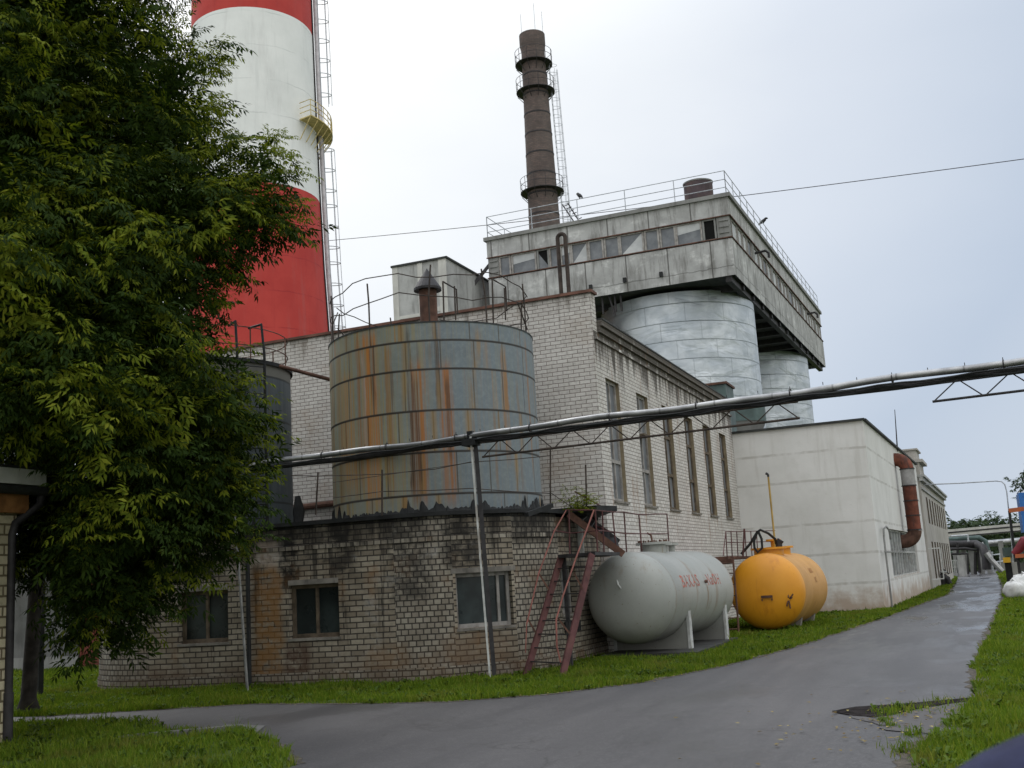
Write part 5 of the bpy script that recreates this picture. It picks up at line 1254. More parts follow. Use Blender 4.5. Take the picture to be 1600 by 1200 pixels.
# ------------------------------------------------------------------ far end of the road
fb = thing('pipe_gantry', (0, 105, 0), 'pale horizontal pipe gantry crossing above the far end of the road', 'pipe bridge')
m = MB(); a, b = gY(1478,836,105), gY(1640,820,105); m.bar(a+Vector((-3,0,0)), b, .9, .75); m.build('walkway', CONC_PALE, fb)
m = MB(); m.bar(a+Vector((-3,-.47,.1)), b+Vector((0,-.47,.1)), .04, .12); m.bar(a+Vector((-3,-.47,-.3)), b+Vector((0,-.47,-.3)), .04, .12); m.build('beam', DARKSTEEL, fb)
m = MB(); a2, b2_ = gY(1535,850,108), gY(1640,841,108); m.tube([a2, b2_], .28, 12); m.build('silver_pipe', SILVER, fb, smooth=True)
for px in (1489, 1562, 1625): p = gY(px, 840, 105); m = MB(); m.box(p.x-.2,p.x+.2,104.8,105.2,0,p.z-.3); m.build('column', CONC_DK, fb)
du = thing('duct_loop', (0, 96, 0), 'big dark insulated duct bending down on concrete columns beside the far road end', 'duct')
m = MB(); Y = 96
m.tube([gY(1478,851,Y), gY(1500,851,Y), gY(1525,850,Y), gY(1536,856,Y-1.0), gY(1541,872,Y-1.5), gY(1542,890,Y-1.5)], .33, 14); m.build('large_duct', DARKSTEEL, du, smooth=True)
m = MB(); m.tube([gY(1476,843,Y+1), gY(1530,840,Y+1), gY(1540,846,Y+1), gY(1544,862,Y+1), gY(1544,890,Y+1)], .2, 10); m.build('green_pipe', GREENDK, du, smooth=True)
for px in (1505, 1517, 1530, 1543): p = gY(px, 860, Y+.6); m = MB(); m.box(p.x-.22,p.x+.22,Y+.4,Y+.8,0,p.z); m.build('column', CONC, du)
for (pts_, r_) in ((((1483,858),(1508,857),(1528,860),(1531,895)),.12),(((1482,866),(1512,865),(1513,897)),.09),(((1496,848),(1497,896)),.1),(((1524,862),(1524,897)),.12),(((1486,838),(1512,836),(1513,846)),.08),(((1546,868),(1562,866),(1563,892)),.07),(((1546,880),(1575,876)),.07),(((1550,862),(1551,893)),.08)):
    m = MB(); m.tube([gY(x, y, Y-.5) for x, y in pts_], r_, 8); m.build('small_pipe', DARKSTEEL if r_ > .08 else RAILGREY, du, smooth=True)
m = MB(); m.tube([gY(1541,864,Y-2), gY(1548,874,Y-2), gY(1566,893,Y-2)], .22, 10); m.build('slanted_pipe', SILVER, du, smooth=True)
fe = thing('yard_fence', (-1, 92, 0), 'low white metal fence panel at the far left end of the road', 'fence')
m = MB()
for i in range(6): p = gY(1487+i*2.8, 899, 92); m.tube([(p.x,92,0),(p.x,92,1.25)], .035, 5)
a, b = gY(1487,899,92), gY(1501,899,92)
for z in (1.22, .7, .2): m.tube([(a.x,92,z),(b.x,92,z)], .03, 5)
m.build('panel', PALEPOST, fe)
m = MB(); p = gY(1505,898,91.5); m.box(p.x-.28,p.x+.28,91.3,91.8,0,1.6); m.build('concrete_post', CONC, fe)
vs_ = thing('pipe_stand', (-1.1, 66, 0), 'tangle of dark pipes and valves against the old plastered building', 'pipes')
m = MB(); Y = 66
m.tube([gY(1458,884,Y), gY(1468,893,Y), gY(1484,903,Y)], .05, 6); m.tube([gY(1456,874,Y+3), gY(1483,897,Y+3)], .04, 6)
m.tube([gY(1466,903,Y), gY(1474,900,Y), gY(1481,905,Y), gY(1484,912,Y)], .14, 8); m.tube([gY(1474,902,Y), gY(1475,927,Y)], .13, 8); m.tube([gY(1468,896,Y), gY(1468,905,Y)], .1, 8); m.tube([gY(1481,905,Y), gY(1482,924,Y)], .12, 8)
m.build('pipework', DARKSTEEL, vs_, smooth=True)
m = MB(); m.lathe([(.03,.0),(.2,.02),(.2,.08),(.03,.1)], (gY(1474,895,Y).x, Y), 14, M=Matrix.Translation((0,0,gY(1474,895,Y).z))); m.build('valve_wheel', CONC, vs_)
lp = MB(); Y = 61
lp.tube([gY(1438,757.5,Y), gY(1500,755,Y), gY(1556,751.5,Y), gY(1565,752.5,Y), gY(1570,757,Y), gY(1573,768,Y), gY(1580,835,Y), gY(1583,880,Y)], .03, 8)
tag(lp.build('thin_pipe_arch', RAILGREY, smooth=True), 'thin grey pipe spanning high over the far road and bending down at the right', 'pipe')
fg = thing('gate_frame', (2, 58, 0), 'dark gate post with an orange-red crossbar at the right of the far road', 'gate')
m = MB(); Y = 58; a, b = gY(1577,798,Y), gY(1587,878,Y); m.bar(a, b, .12, .12); m.build('post', TAR, fg); m = MB(); m.bar(gY(1576,798,Y), gY(1600,795,Y), .16, .2); m.build('crossbar', ORANGEP, fg)
pi = thing('gate_pillar', (2, 62, 0), 'pale concrete gate pillar with a dark canopy roof, at the right road edge', 'pillar')
m = MB(); Y = 62; a, b = gY(1578,868,Y), gY(1590,868,Y); m.box(a.x,b.x,Y,Y+.5,0,a.z); m.build('pillar', CONC_PALE, pi)
m = MB(); a, b = gY(1568,862,Y-.2), gY(1640,853,Y-.2); m.box(a.x,b.x,Y-.2,Y+1.6,a.z-.25,a.z+.2); m.build('canopy', GREENDK, pi)
m = MB(); a, b = gY(1591,870,Y+.6), gY(1640,870,Y+.6); m.box(a.x,b.x,Y+.6,Y+1.2,0,a.z-.3); m.build('panel', CONC_DK, pi)
m = MB(); a = gY(1573,875,Y-.4); m.box(a.x-.17,a.x+.17,Y-.5,Y-.3,a.z-.13,a.z+.13)
sg = m.build('yellow_sign', YELLOWBOX); tag(sg, 'small yellow box sign on a dark stand beside the concrete gate pillar', 'sign')
m = MB(); m.box(a.x-.12,a.x+.2,Y-.29,Y-.2,0,a.z-.1); m.build('stand', TAR, sg)
m = MB(); Y = 60; a, b = gY(1591,770,Y), gY(1680,770,Y); m.box(a.x,b.x,Y,Y+3,gY(1591,832,Y).z,a.z)
bl = m.build('blue_tank_container', BLUEP); tag(bl, 'bright blue metal container raised on posts, cut off by the right edge', 'container')
for dx in (.25, 3.0): m = MB(); m.box(a.x+dx,a.x+dx+.2,Y+.3,Y+.5,0,gY(1591,832,Y).z-.002); m.build('support_post', DARKSTEEL, bl)
m = MB(); Y = 56; c0 = gY(1600,846,Y); m.tube([gY(1583,866,Y), gY(1592,858,Y), gY(1600,846,Y), gY(1640,840,Y)], [.12,.2,.24,.24], 12); mo_ = m.build('maroon_drum', REDTHING, smooth=True)
tag(mo_, 'maroon cylinder on an orange cradle beyond the concrete gate pillar', 'drum'); m = MB(); m.box(gY(1586,868,Y).x, gY(1625,868,Y).x, Y-.3, Y+.3, gY(1586,872,Y).z, gY(1586,866,Y).z); m.build('cradle', ORANGEP, mo_)
for px in (1590, 1622): p = gY(px, 872, Y); m = MB(); m.box(p.x-.06, p.x+.06, Y-.06, Y+.06, 0, p.z); m.build('leg', DARKSTEEL, mo_)
# woven sacks on the verge
def sack(px, py, Y, s, label, seed):
    rr = random.Random(seed); p = gz(px, py); m = MB(); N, K = 22, 12; V = []
    for i in range(K+1):
        ph_ = PI*i/K
        for j in range(N):
            th = 2*PI*j/N; r_ = (math.sin(ph_)**.6)*(1+.10*math.sin(3*th+seed+2*ph_)+.06*math.sin(7*th-ph_*5)+rr.uniform(-.05,.05))
            V.append((p.x+s*r_*math.cos(th)*1.15, p.y+s*r_*math.sin(th), max(.02, s*.85*(1-math.cos(ph_))*(1+.08*math.sin(4*th+ph_*3)))))
    m.v = V
    for i in range(K):
        for j in range(N): m.f.append((i*N+j, i*N+(j+1)%N, (i+1)*N+(j+1)%N, (i+1)*N+j)); m.m.append(0); m.uv.append(None)
    o = m.build('sack', SACK, smooth=True, angle=60); tag(o, label, 'sack', 'white sacks on the right verge')
    t = MB(); t.tube([(p.x-.05,p.y,s*1.6),(p.x+.02,p.y-.02,s*1.82)], [.07,.14], 8); t.build('tied_neck', SACK, o, smooth=True)
sack(1589, 935, 43, .34, 'white woven sack slumped on the grass at the right road edge', 2); sack(1606, 932, 43, .45, 'larger white woven sack behind the other, cut off by the right edge', 5)

# ------------------------------------------------------------------ person in navy at the right, close by
def person(pos, heading):
    root = thing('person', pos, 'person in a dark navy jacket, only a blurred shoulder showing at the bottom corner', 'person')
    J = {'pelvis':(0,0,.93,.150,.105),'waist':(0,0,1.08,.138,.10),'chest':(0,.01,1.28,.165,.118),'upper':(0,0,1.385,.125,.095),'neck':(0,.0,1.475,.058,.058),'jaw':(0,.025,1.545,.068,.080),'skull':(0,.012,1.635,.078,.095),'crown':(0,.0,1.70,.055,.065)}
    E = [('pelvis','waist'),('waist','chest'),('chest','upper'),('upper','neck'),('neck','jaw'),('jaw','skull'),('skull','crown')]
    for s, n in ((-1,'l'),(1,'r')):
        J.update({n+'sh':(s*.20,0,1.345,.085,.08),n+'el':(s*.245,-.01,1.12,.055,.055),n+'wr':(s*.255,.05,.87,.036,.036),n+'palm':(s*.25,.075,.80,.042,.024),
                  n+'hip':(s*.095,0,.86,.10,.10),n+'kn':(s*.105,.02,.49,.066,.07),n+'an':(s*.11,0,.10,.048,.055),n+'toe':(s*.13,.15,.045,.045,.036)})
        E += [('upper',n+'sh'),(n+'sh',n+'el'),(n+'el',n+'wr'),(n+'wr',n+'palm'),('pelvis',n+'hip'),(n+'hip',n+'kn'),(n+'kn',n+'an'),(n+'an',n+'toe')]
        for k, (dy, L_) in enumerate(((.028,.075),(.010,.085),(-.008,.08),(-.026,.062))):
            a, b = n+'fa%d'%k, n+'fb%d'%k; J[a] = (s*.247,.075+dy,.80-L_*.55,.0095,.0095); J[b] = (s*.228,.085+dy,.80-L_,.008,.008); E += [(n+'palm',a),(a,b)]
        J[n+'ta'] = (s*.225,.115,.80,.011,.011); J[n+'tb'] = (s*.215,.13,.765,.009,.009); E += [(n+'palm',n+'ta'),(n+'ta',n+'tb')]
    names = list(J); me = bpy.data.meshes.new('body'); me.from_pydata([J[k][:3] for k in names], [(names.index(a), names.index(b)) for a, b in E], [])
    o = bpy.data.objects.new('body', me); COL.objects.link(o)
    md = o.modifiers.new('s', 'SKIN'); md.use_smooth_shade = True
    for i, k in enumerate(names): me.skin_vertices[0].data[i].radius = J[k][3:5]; me.skin_vertices[0].data[i].use_root = (k == 'pelvis')
    o.modifiers.new('d', 'SUBSURF').levels = 2; o.modifiers['d'].render_levels = 2
    dg = bpy.context.evaluated_depsgraph_get(); m2 = bpy.data.meshes.new_from_object(o.evaluated_get(dg)); o.modifiers.clear(); o.data = m2; m2.name = 'body'
    skin = plain('skin', (.50,.30,.22), .55); navy = plain('navy_jacket_cloth', (.018,.021,.055), .85, 0, .2, 30, bump=.3); trs = plain('dark_trousers', (.03,.03,.035), .9); shoe = plain('black_shoes', (.015,.014,.014), .5)
    for x in (skin, navy, trs, shoe): m2.materials.append(x)
    for p in m2.polygons:
        c = p.center; p.use_smooth = True
        p.material_index = 3 if c.z < .13 else (0 if c.z > 1.475 or (abs(c.x) > .19 and c.z < .86) else (1 if c.z > .86 or abs(c.x) > .215 else 2))
    o.parent = root; WL['body'] = Vector(pos)
    h = MB(); M_ = Matrix.Translation(Vector(pos))
    h.lathe([(.005,1.765),(.05,1.755),(.083,1.72),(.098,1.67),(.098,1.62),(.088,1.58)], (pos[0], pos[1]-.012), 24); h.build('hair', plain('brown_hair', (.05,.03,.02), .7, bump=.5), root, smooth=True)
    for s in (-1, 1): f = MB(); f.lathe([(.001,-.012),(.010,-.006),(.012,0),(.010,.006),(.001,.012)], (pos[0]+s*.032, pos[1]+.098), 10, M=Matrix.Translation((0,0,1.635))); f.build('eye', shoe, root, smooth=True)
    f = MB(); f.tube([(pos[0],pos[1]+.10,1.64),(pos[0],pos[1]+.125,1.60),(pos[0],pos[1]+.105,1.59)], [.008,.014,.008], 8); f.build('nose', skin, root, smooth=True)
    f = MB(); f.bar((pos[0]-.022,pos[1]+.098,1.555),(pos[0]+.022,pos[1]+.098,1.555), .012, .008); f.build('mouth', REDTHING, root)
    c = MB(); c.lathe([(.10,1.43),(.088,1.46),(.082,1.50),(.076,1.50)], (pos[0], pos[1]), 24); c.build('collar', navy, root, smooth=True)
    root.rotation_euler.z = heading; return root
pp = atD(1875, 1090, 1.17); person((pp.x, pp.y, 0.016), R(-6))
# ------------------------------------------------------------------ foliage
def nproj(X, Y, Z):
    c, s = math.cos(-YAW), math.sin(-YAW); a = X*c-Y*s; b = X*s+Y*c; z = Z-HEYE; c, s = math.cos(PITCH), math.sin(PITCH)
    fw = c*b+s*z; up_ = -s*b+c*z; u_, v_ = a/np.maximum(fw, .01), up_/np.maximum(fw, .01); c, s = math.cos(ROLL), math.sin(ROLL)
    return CX+(u_*c-v_*s)*FPX, CY-(u_*s+v_*c)*FPX, fw
def rot_frames(heads, pitches, rolls):
    ch, sh = np.cos(heads), np.sin(heads); cp, sp = np.cos(pitches), np.sin(pitches)
    x = np.stack([ch*cp, sh*cp, sp], 1); up = np.stack([-ch*sp, -sh*sp, cp], 1); y = np.cross(up, x)
    cr, sr = np.cos(rolls)[:,None], np.sin(rolls)[:,None]
    return np.stack([x, y*cr+up*sr, up*cr-y*sr], 2)      # columns: local x,y,z
def spray_variant(g, n_leaf=7, pairs=2, L=.5, leaf=.115, wid=.032):
    out = []
    for i in range(n_leaf):
        t = (i+1)/n_leaf; bx = np.array([L*t, 0, -.10*t*t*L*2]); side = 1 if i % 2 else -1
        if i == n_leaf-1: side = 0
        a = side*g.uniform(.7, 1.2); d = np.array([math.cos(a), math.sin(a), g.uniform(-.55, .05)]); d /= np.linalg.norm(d)
        rl = g.uniform(.10, .19); s_ = np.cross(d, [0,0,1]); s_ /= np.linalg.norm(s_); nrm = np.cross(s_, d)
        for j in range(pairs*2+1):
            if j == pairs*2: p0 = bx+d*rl; ld = d+np.array([0,0,-.5])
            else:
                q = (j//2+1)/(pairs+.4); sd = 1 if j % 2 else -1; p0 = bx+d*rl*q; ld = d*.75+s_*sd*.85+np.array([0,0,g.uniform(-.75,-.2)])
            ld = ld/np.linalg.norm(ld); w = np.cross(ld, nrm+g.normal(0,.25,3)); w /= np.linalg.norm(w); ll = leaf*g.uniform(.75, 1.2); ww = wid*g.uniform(.8, 1.25)
            out.append([p0, p0+ld*ll*.42+w*ww/2, p0+ld*ll+np.array([0,0,-.012]), p0+ld*ll*.42-w*ww/2])
    return np.array(out)                                  # (n,4,3)
def make_sprays(P, heads, pitches, sizes, variants, midx, g):
    Vs, Ms = [], []
    which = g.integers(0, len(variants), len(P)); rolls = g.normal(0, .5, len(P)); Fm = rot_frames(heads, pitches, rolls)
    for k, va in enumerate(variants):
        idx = np.where(which == k)[0]
        if not len(idx): continue
        loc = va.reshape(-1, 3); W = np.einsum('nij,mj->nmi', Fm[idx], loc)*sizes[idx][:,None,None] + P[idx][:,None,:]
        Vs.append(W.reshape(-1, 3)); Ms.append(np.repeat(midx[idx], len(va)))
    V = np.concatenate(Vs); M = np.concatenate(Ms); Fc = np.arange(len(V)).reshape(-1, 4); return V, Fc, M
def tuft_points(blobs, dens, k, tr, g):
    # tufts of k sprays fanning out from a common twig, so the crown breaks into lit tops and dark gaps
    P, H, Pt, Y_ = [], [], [], []
    for (c, r) in blobs:
        n = max(3, int(dens*4*PI*r*r/k)); d = g.normal(0, 1, (n, 3)); d /= np.linalg.norm(d, axis=1)[:,None]; q = .42+.58*g.random(n)**.5
        C = np.array(c)+d*(r*q)[:,None]*np.array([1,1,.85]); yg = (q > .68) & (d[:,2] > -.3) & (g.random(n) < .62)  # outer, upward tufts take the brighter young leaf, as if lit
        for j in range(k):
            h = 2*PI*(j+g.uniform(-.6,.6,n))/k+g.uniform(0,6.28,n)*0+np.arange(n)*1.7; up_ = g.uniform(0, .10, n)
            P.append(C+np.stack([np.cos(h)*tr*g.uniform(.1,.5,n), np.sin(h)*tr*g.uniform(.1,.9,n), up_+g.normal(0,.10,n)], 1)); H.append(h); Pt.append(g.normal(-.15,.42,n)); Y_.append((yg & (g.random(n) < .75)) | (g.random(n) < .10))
    return np.concatenate(P), np.concatenate(H), np.concatenate(Pt), np.concatenate(Y_)
def crown_points(blobs, dens, g, shell=(.5, 1.0), down=True):
    P, O, Rr = [], [], []
    for (c, r) in blobs:
        n = int(dens*4*PI*r*r); d = g.normal(0, 1, (n, 3)); d /= np.linalg.norm(d, axis=1)[:,None]
        rad = r*(shell[0]+(shell[1]-shell[0])*g.random(n)**.6); sq = np.array([1, 1, .85])
        P.append(np.array(c)+d*rad[:,None]*sq); O.append(d); Rr.append(rad/r)
    return np.concatenate(P), np.concatenate(O), np.concatenate(Rr)

g = np.random.default_rng(21)
var_big = [spray_variant(g, 8, 2, .46, .100, .032) for _ in range(14)]
TB = gz(44, 1116); TB = Vector((TB.x, TB.y, 0))
# crown clumps: (column, row, distance, radius) as measured, giving positions round the trunk
cl = [(60,60,16.5,1.9),(130,35,17.0,1.1),(-60,200,15.5,2.0),(60,-120,16.8,2.2),(100,-180,17.2,1.7),(-80,-60,16,2.2),(60,250,15.6,1.7),(165,215,16.4,1.35),(262,130,17,.80),(232,230,16.4,.75),(300,95,16.8,.42),(318,215,16.6,.42),
      (270,330,15.8,1.05),(350,335,15.9,.80),(408,320,16.0,.55),(395,265,15.9,.38),(422,245,15.8,.28),(318,380,15.8,.52),(180,380,15.2,1.4),(60,430,14.8,1.8),(-60,480,14.6,2.0),(265,445,15.4,.75),
      (120,560,14.9,1.6),(230,545,15.3,.85),(275,520,15.4,.4),(10,640,14.6,1.7),(185,660,15.1,1.35),(280,640,15.4,.85),(312,640,15.5,.66),(330,690,15.5,.50),(290,720,15.5,.90),(340,740,15.6,.48),(355,775,15.7,.35),(95,770,15.2,1.5),(225,770,15.4,1.15),(315,790,15.7,.62),
      (335,830,15.8,.38),(290,850,15.8,.62),(160,860,15.8,1.05),(80,890,16.4,.85),(212,892,15.9,.45),(185,950,16.2,.42),(115,950,16.6,.55),(62,930,17.0,.45),(-20,820,15.6,1.2),(178,968,16.2,.32),(130,970,16.5,.5),(192,940,16.0,.40),(90,975,16.7,.4),
      (40,760,18,1.0),(75,840,18,.9),(25,690,17.9,.9),(20,860,17.6,.6),(90,120,19,2.4),(-20,380,18.5,2.6),(120,420,18,2.0),(60,650,17.6,2.0),(180,560,17.3,1.2),(150,760,17.2,1.2),(200,300,18.4,1.5)]
blobs = [(tuple(atD(x, y, D)), r) for (x, y, D, r) in cl]
P, hd, pt, young_lit = tuft_points(blobs, 13.0, 6, .30, g)
_x, _y, _f = nproj(P[:,0], P[:,1], P[:,2])
keep = (P[:,2] > 1.05) & (P[:,1] < 16.4) & ~((_x < 118) & (_y > 662) & (np.hypot(P[:,0], P[:,1]) < 17.2)) & (_y > -420) & (_x > -420)
P, hd, pt, young_lit = P[keep], hd[keep], pt[keep], young_lit[keep].astype(int)
V, Fc, M = make_sprays(P, hd, pt, g.uniform(.6, 1.3, len(P)), var_big, young_lit, g)
# the long sprigs that stand out against the chimney
sp = [(335,60,16.4),(345,78,16.4),(325,90,16.5),(338,110,16.4),(345,150,16.4),(330,165,16.5),(345,205,16.4),(325,255,16.4),(440,208,15.7),(432,222,15.7),(445,240,15.7),(418,215,15.7),(452,268,15.8),(440,285,15.8),(465,318,15.9),(455,335,15.9),(440,355,15.9),(290,30,16.8),(270,20,16.8),(250,10,17),(385,600,15.6),(378,650,15.6),(385,690,15.6),(405,735,15.7),(395,780,15.7),(385,845,15.8),(355,860,15.8),(310,880,15.8),(330,900,15.8),(280,950,15.9)]
P2 = np.array([tuple(atD(x-12, y+4, D)) for (x, y, D) in sp for _ in range(2)])+g.normal(0, .07, (len(sp)*2, 3))
V2, F2, M2 = make_sprays(P2, YAW+.2+g.normal(0, .6, len(P2)), g.normal(.15, .25, len(P2)), g.uniform(.55, .8, len(P2)), var_big, np.ones(len(P2), int), g)
tr = thing('ash_tree', tuple(TB), 'large leafy broadleaf tree with drooping feathered leaves, filling the left side over the brick shed', 'tree')
np_mesh('crown', np.concatenate([V, V2]), np.concatenate([Fc, F2+len(V)]), [LEAF_OLD_SHADE, LEAF_NEW_LIT], np.concatenate([M, M2]), parent=tr)
m = MB(); m.tube([TB+Vector((0,0,-.05)), TB+Vector((0,0,.25)), TB+Vector((.03,.05,1.5)), TB+Vector((.1,.1,3.5)), TB+Vector((.0,.2,6.5)), TB+Vector((.1,.2,10))], [.22,.12,.11,.11,.10,.07], 16); m.build('trunk', BARK, tr, smooth=True)
m = MB(); rr = random.Random(8)
for k, (c, r) in enumerate(blobs):
    if r < .5 or k % 2: 
        if r < .3 or r > .7: continue
    c = Vector(c); s0 = TB+Vector((.08,.12, max(2.2, min(9, c.z*.62)))); mid = s0.lerp(c, .5)+Vector((rr.uniform(-.2,.2), rr.uniform(-.2,.2), .35)); m.tube([s0, s0.lerp(mid,.5)+Vector((0,0,.1)), mid, c.lerp(mid,.3), c], [.09,.075,.055,.035,.015], 7)
m.build('limb', BARK, tr, smooth=True)

# other trees and plants
def small_tree(name, base, blobs_, label, dens, size, leafmat, trunk_r, group=None, seed=1, top=None):
    gg = np.random.default_rng(seed); t = thing(name, base, label, 'tree', group); va = [spray_variant(gg, 5, 2, .5, .16, .06) for _ in range(6)]
    P, O, Q = crown_points(blobs_, dens, gg, (.3, 1.0)); V, Fc, M = make_sprays(P, gg.uniform(0, 2*PI, len(P)), gg.normal(0, .5, len(P)), gg.uniform(.7, 1.3, len(P))*size, va, np.zeros(len(P), int), gg)
    np_mesh('crown', V, Fc, [leafmat], M, parent=t); c = Vector(blobs_[0][0]); b = Vector(base)
    m = MB(); m.tube([b, b.lerp(c, .5), c], [trunk_r, trunk_r*.75, trunk_r*.3], 8)
    for (q, r_) in blobs_[1:]: m.tube([b.lerp(c, .55), Vector(q)], [trunk_r*.45, trunk_r*.15], 6)
    m.build('trunk', BARK, t, smooth=True)
def px_tree(name, px, py_base, Y, specs, label, dens, size, mat, tr_, group=None, seed=1):
    b = gY(px, py_base, Y); small_tree(name, (b.x, Y, 0), [(tuple(gY(x, y, Y+dy)), r) for (x, y, dy, r) in specs], label, dens, size, mat, tr_, group, seed)
px_tree('tree', 1640, 900, 72, [(1645,800,0,2.0),(1618,760,0,1.2),(1612,790,0,.7),(1600,750,.5,.5),(1604,806,.5,.3),(1655,740,0,1.9)], 'leafy tree at the right edge, rising behind the blue container', 2.4, 1.3, LEAF_FAR, .2, seed=3)
px_tree('pine_tree', 1502, 880, 170, [(1503,836,0,2.6),(1500,826,0,1.9),(1502,817,0,1.0),(1520,832,0,2.2)], 'dark pointed tree above the pipe gantry at the far end of the road', .8, 3.2, LEAF_FAR, .4, 'trees beyond the gantry', 4)
px_tree('tree', 1545, 880, 185, [(1545,834,0,3.0),(1560,836,0,3.0),(1533,836,0,2.4)], 'broad dull green tree behind the pipe gantry, right of the pointed one', .7, 3.2, LEAF_FAR, .4, 'trees beyond the gantry', 5)
px_tree('tree', 1590, 880, 190, [(1590,834,0,3.0),(1610,832,0,3.4),(1577,838,0,2.4)], 'far green tree behind the pipe gantry near the right edge', .7, 3.2, LEAF_FAR, .4, 'trees beyond the gantry', 6)
px_tree('bush', 1495, 900, 112, [(1492,872,0,2.0),(1488,880,0,1.8),(1500,880,0,1.5)], 'dark green bush behind the low white fence at the far road end', 1.4, 1.8, LEAF_FAR, .15, None, 7)
px_tree('bush', 1572, 900, 120, [(1560,868,0,2.2),(1578,868,0,2.4),(1548,874,0,1.8),(1600,868,0,2.4)], 'dark bushes under the silver pipe at the far road end', 1.3, 1.9, LEAF_FAR, .15, None, 8)
# far wooded ridge
HILL = plain('far_wood_green', (.045,.07,.06), .95, 0, .3, .02)
m = MB(); xs = list(range(-400, 701, 20)); g3 = random.Random(2); top_ = [6+4*math.sin(x*.012+1)+2*math.sin(x*.05)+g3.uniform(0, 1.5) for x in xs]
for i in range(len(xs)-1):
    a, b = xs[i], xs[i+1]; m.face([(a,560,-.1),(b,560,-.1),(b,620,top_[i+1]),(a,620,top_[i])]); m.face([(a,620,top_[i]),(b,620,top_[i+1]),(b,800,top_[i+1]*.8),(a,800,top_[i]*.8)])
tag(m.build('hill', HILL, smooth=True), kind='structure')
g4 = np.random.default_rng(9); n = 900; X_ = g4.uniform(-200, 420, n); k_ = np.interp(X_, xs, top_)
va4 = [spray_variant(g4, 5, 2, .5, .3, .16) for _ in range(5)]
V, Fc, M = make_sprays(np.stack([X_, 600+g4.uniform(0, 25, n), k_+g4.uniform(-2, .6, n)], 1), g4.uniform(0, 6.28, n), g4.normal(.4, .4, n), g4.uniform(4, 8, n), va4, np.zeros(n, int), g4)
o = np_mesh('far_wood', V, Fc, [LEAF_FAR], M); o['kind'] = 'stuff'; o['label'] = 'distant wooded ridge on the horizon beyond the pipe gantry'
# sapling rooted on the pump-house roof edge
g5 = np.random.default_rng(4); sp_ = thing('sapling', tuple(D_(902, 800, 21.2)), 'small yellow-green sapling sprouting from the roof edge of the low brick building by the stair', 'plant')
stems = [(903,802,901,763),(912,802,915,770),(893,802,888,778),(906,800,921,783)]; m = MB(); PP = []
for (xa, ya, xb, yb) in stems:
    a, b = D_(xa,ya,21.2), D_(xb,yb,21.2); a.z = HP+.08; m.tube([a, b], [.012,.005], 5)
    for t in np.linspace(.3, 1, 7): PP.append(a.lerp(b, float(t)))
m.build('stem', BARK, sp_)
PP = np.array([tuple(p) for p in PP]); V, Fc, M = make_sprays(PP, g5.uniform(0, 6.28, len(PP)), g5.normal(.2, .4, len(PP)), g5.uniform(.35, .6, len(PP)), var_big, np.ones(len(PP), int), g5)
np_mesh('foliage', V, Fc, [LEAF_OLD_SHADE, LEAF_NEW_LIT], M, parent=sp_)

# ------------------------------------------------------------------ grass blades (one object), weeds, litter
def pip(X, Y, poly):
    inside = np.zeros(len(X), bool); n = len(poly); j = n-1
    for i in range(n):
        xi, yi = poly[i]; xj, yj = poly[j]; c = ((yi > Y) != (yj > Y)) & (X < (xj-xi)*(Y-yi)/(yj-yi+1e-12)+xi); inside ^= c; j = i
    return inside
gg = np.random.default_rng(33); foot = [p[:2] for p in path] + [(-7.26,24),(-16.85,24)]
BX, BY, BS = [], [], []
for (x0, x1, y0, y1, dn) in ((-24,-3.5,8.6,20.5,1700),(-26,-14,16,26,700),(-7.3,.5,15,38,900),(-4,.8,34,90,160),(-.6,2.6,7.5,22,2000),(-.6,6,2.5,7.5,500),(2.6,8,7.5,22,600),(-.2,4,22,50,420),(4,12,22,50,90),(0,6,50,110,60),(-2.4,-.6,60,95,120)):
    n = int((x1-x0)*(y1-y0)*dn); X = gg.uniform(x0, x1, n); Y = gg.uniform(y0, y1, n)
    px, py, fw = nproj(X, Y, np.full(n, .05)); ok = (fw > 1) & (px > -40) & (px < (1640 if x0 < -.7 else 2300)) & (py < (1240 if x0 < -.7 else 1500))
    X, Y = X[ok], Y[ok]; ok = ~pip(X, Y, outline)
    ok &= ~pip(X, Y, foot) & ~pip(X, Y, [(XS+.02,0),(XS+.02,YS+.02),(-18,YS+.02),(-18,0)]) & ~((X < XH) & (Y > YH0) & (X > -18.6)) & ~((Y > YW0) & (Y < 58.5) & (X < wl(Y)))
    ok &= ~((X > -7.0) & (X < -5.05) & (Y > 21.2) & (Y < 25.2)) & ~((X < Q0.x+(Y-Q0.y)*.0282) & (Y > 58.5) & (Y < 82))
    X, Y = X[ok], Y[ok]; cl_ = .5+.5*np.sin(X*2.1+1.3*np.sin(Y*1.7))*np.sin(Y*2.3+X*.7); bare = np.sin(X*3.7+Y*1.1)*np.sin(Y*4.3-X*2.2)+.5*np.sin(X*9+Y*7); ok = gg.random(len(X)) < (.40+.60*cl_)*np.where(bare > .85, .25, 1.0); BX.append(X[ok]); BY.append(Y[ok]); BS.append(.6+.8*cl_[ok])
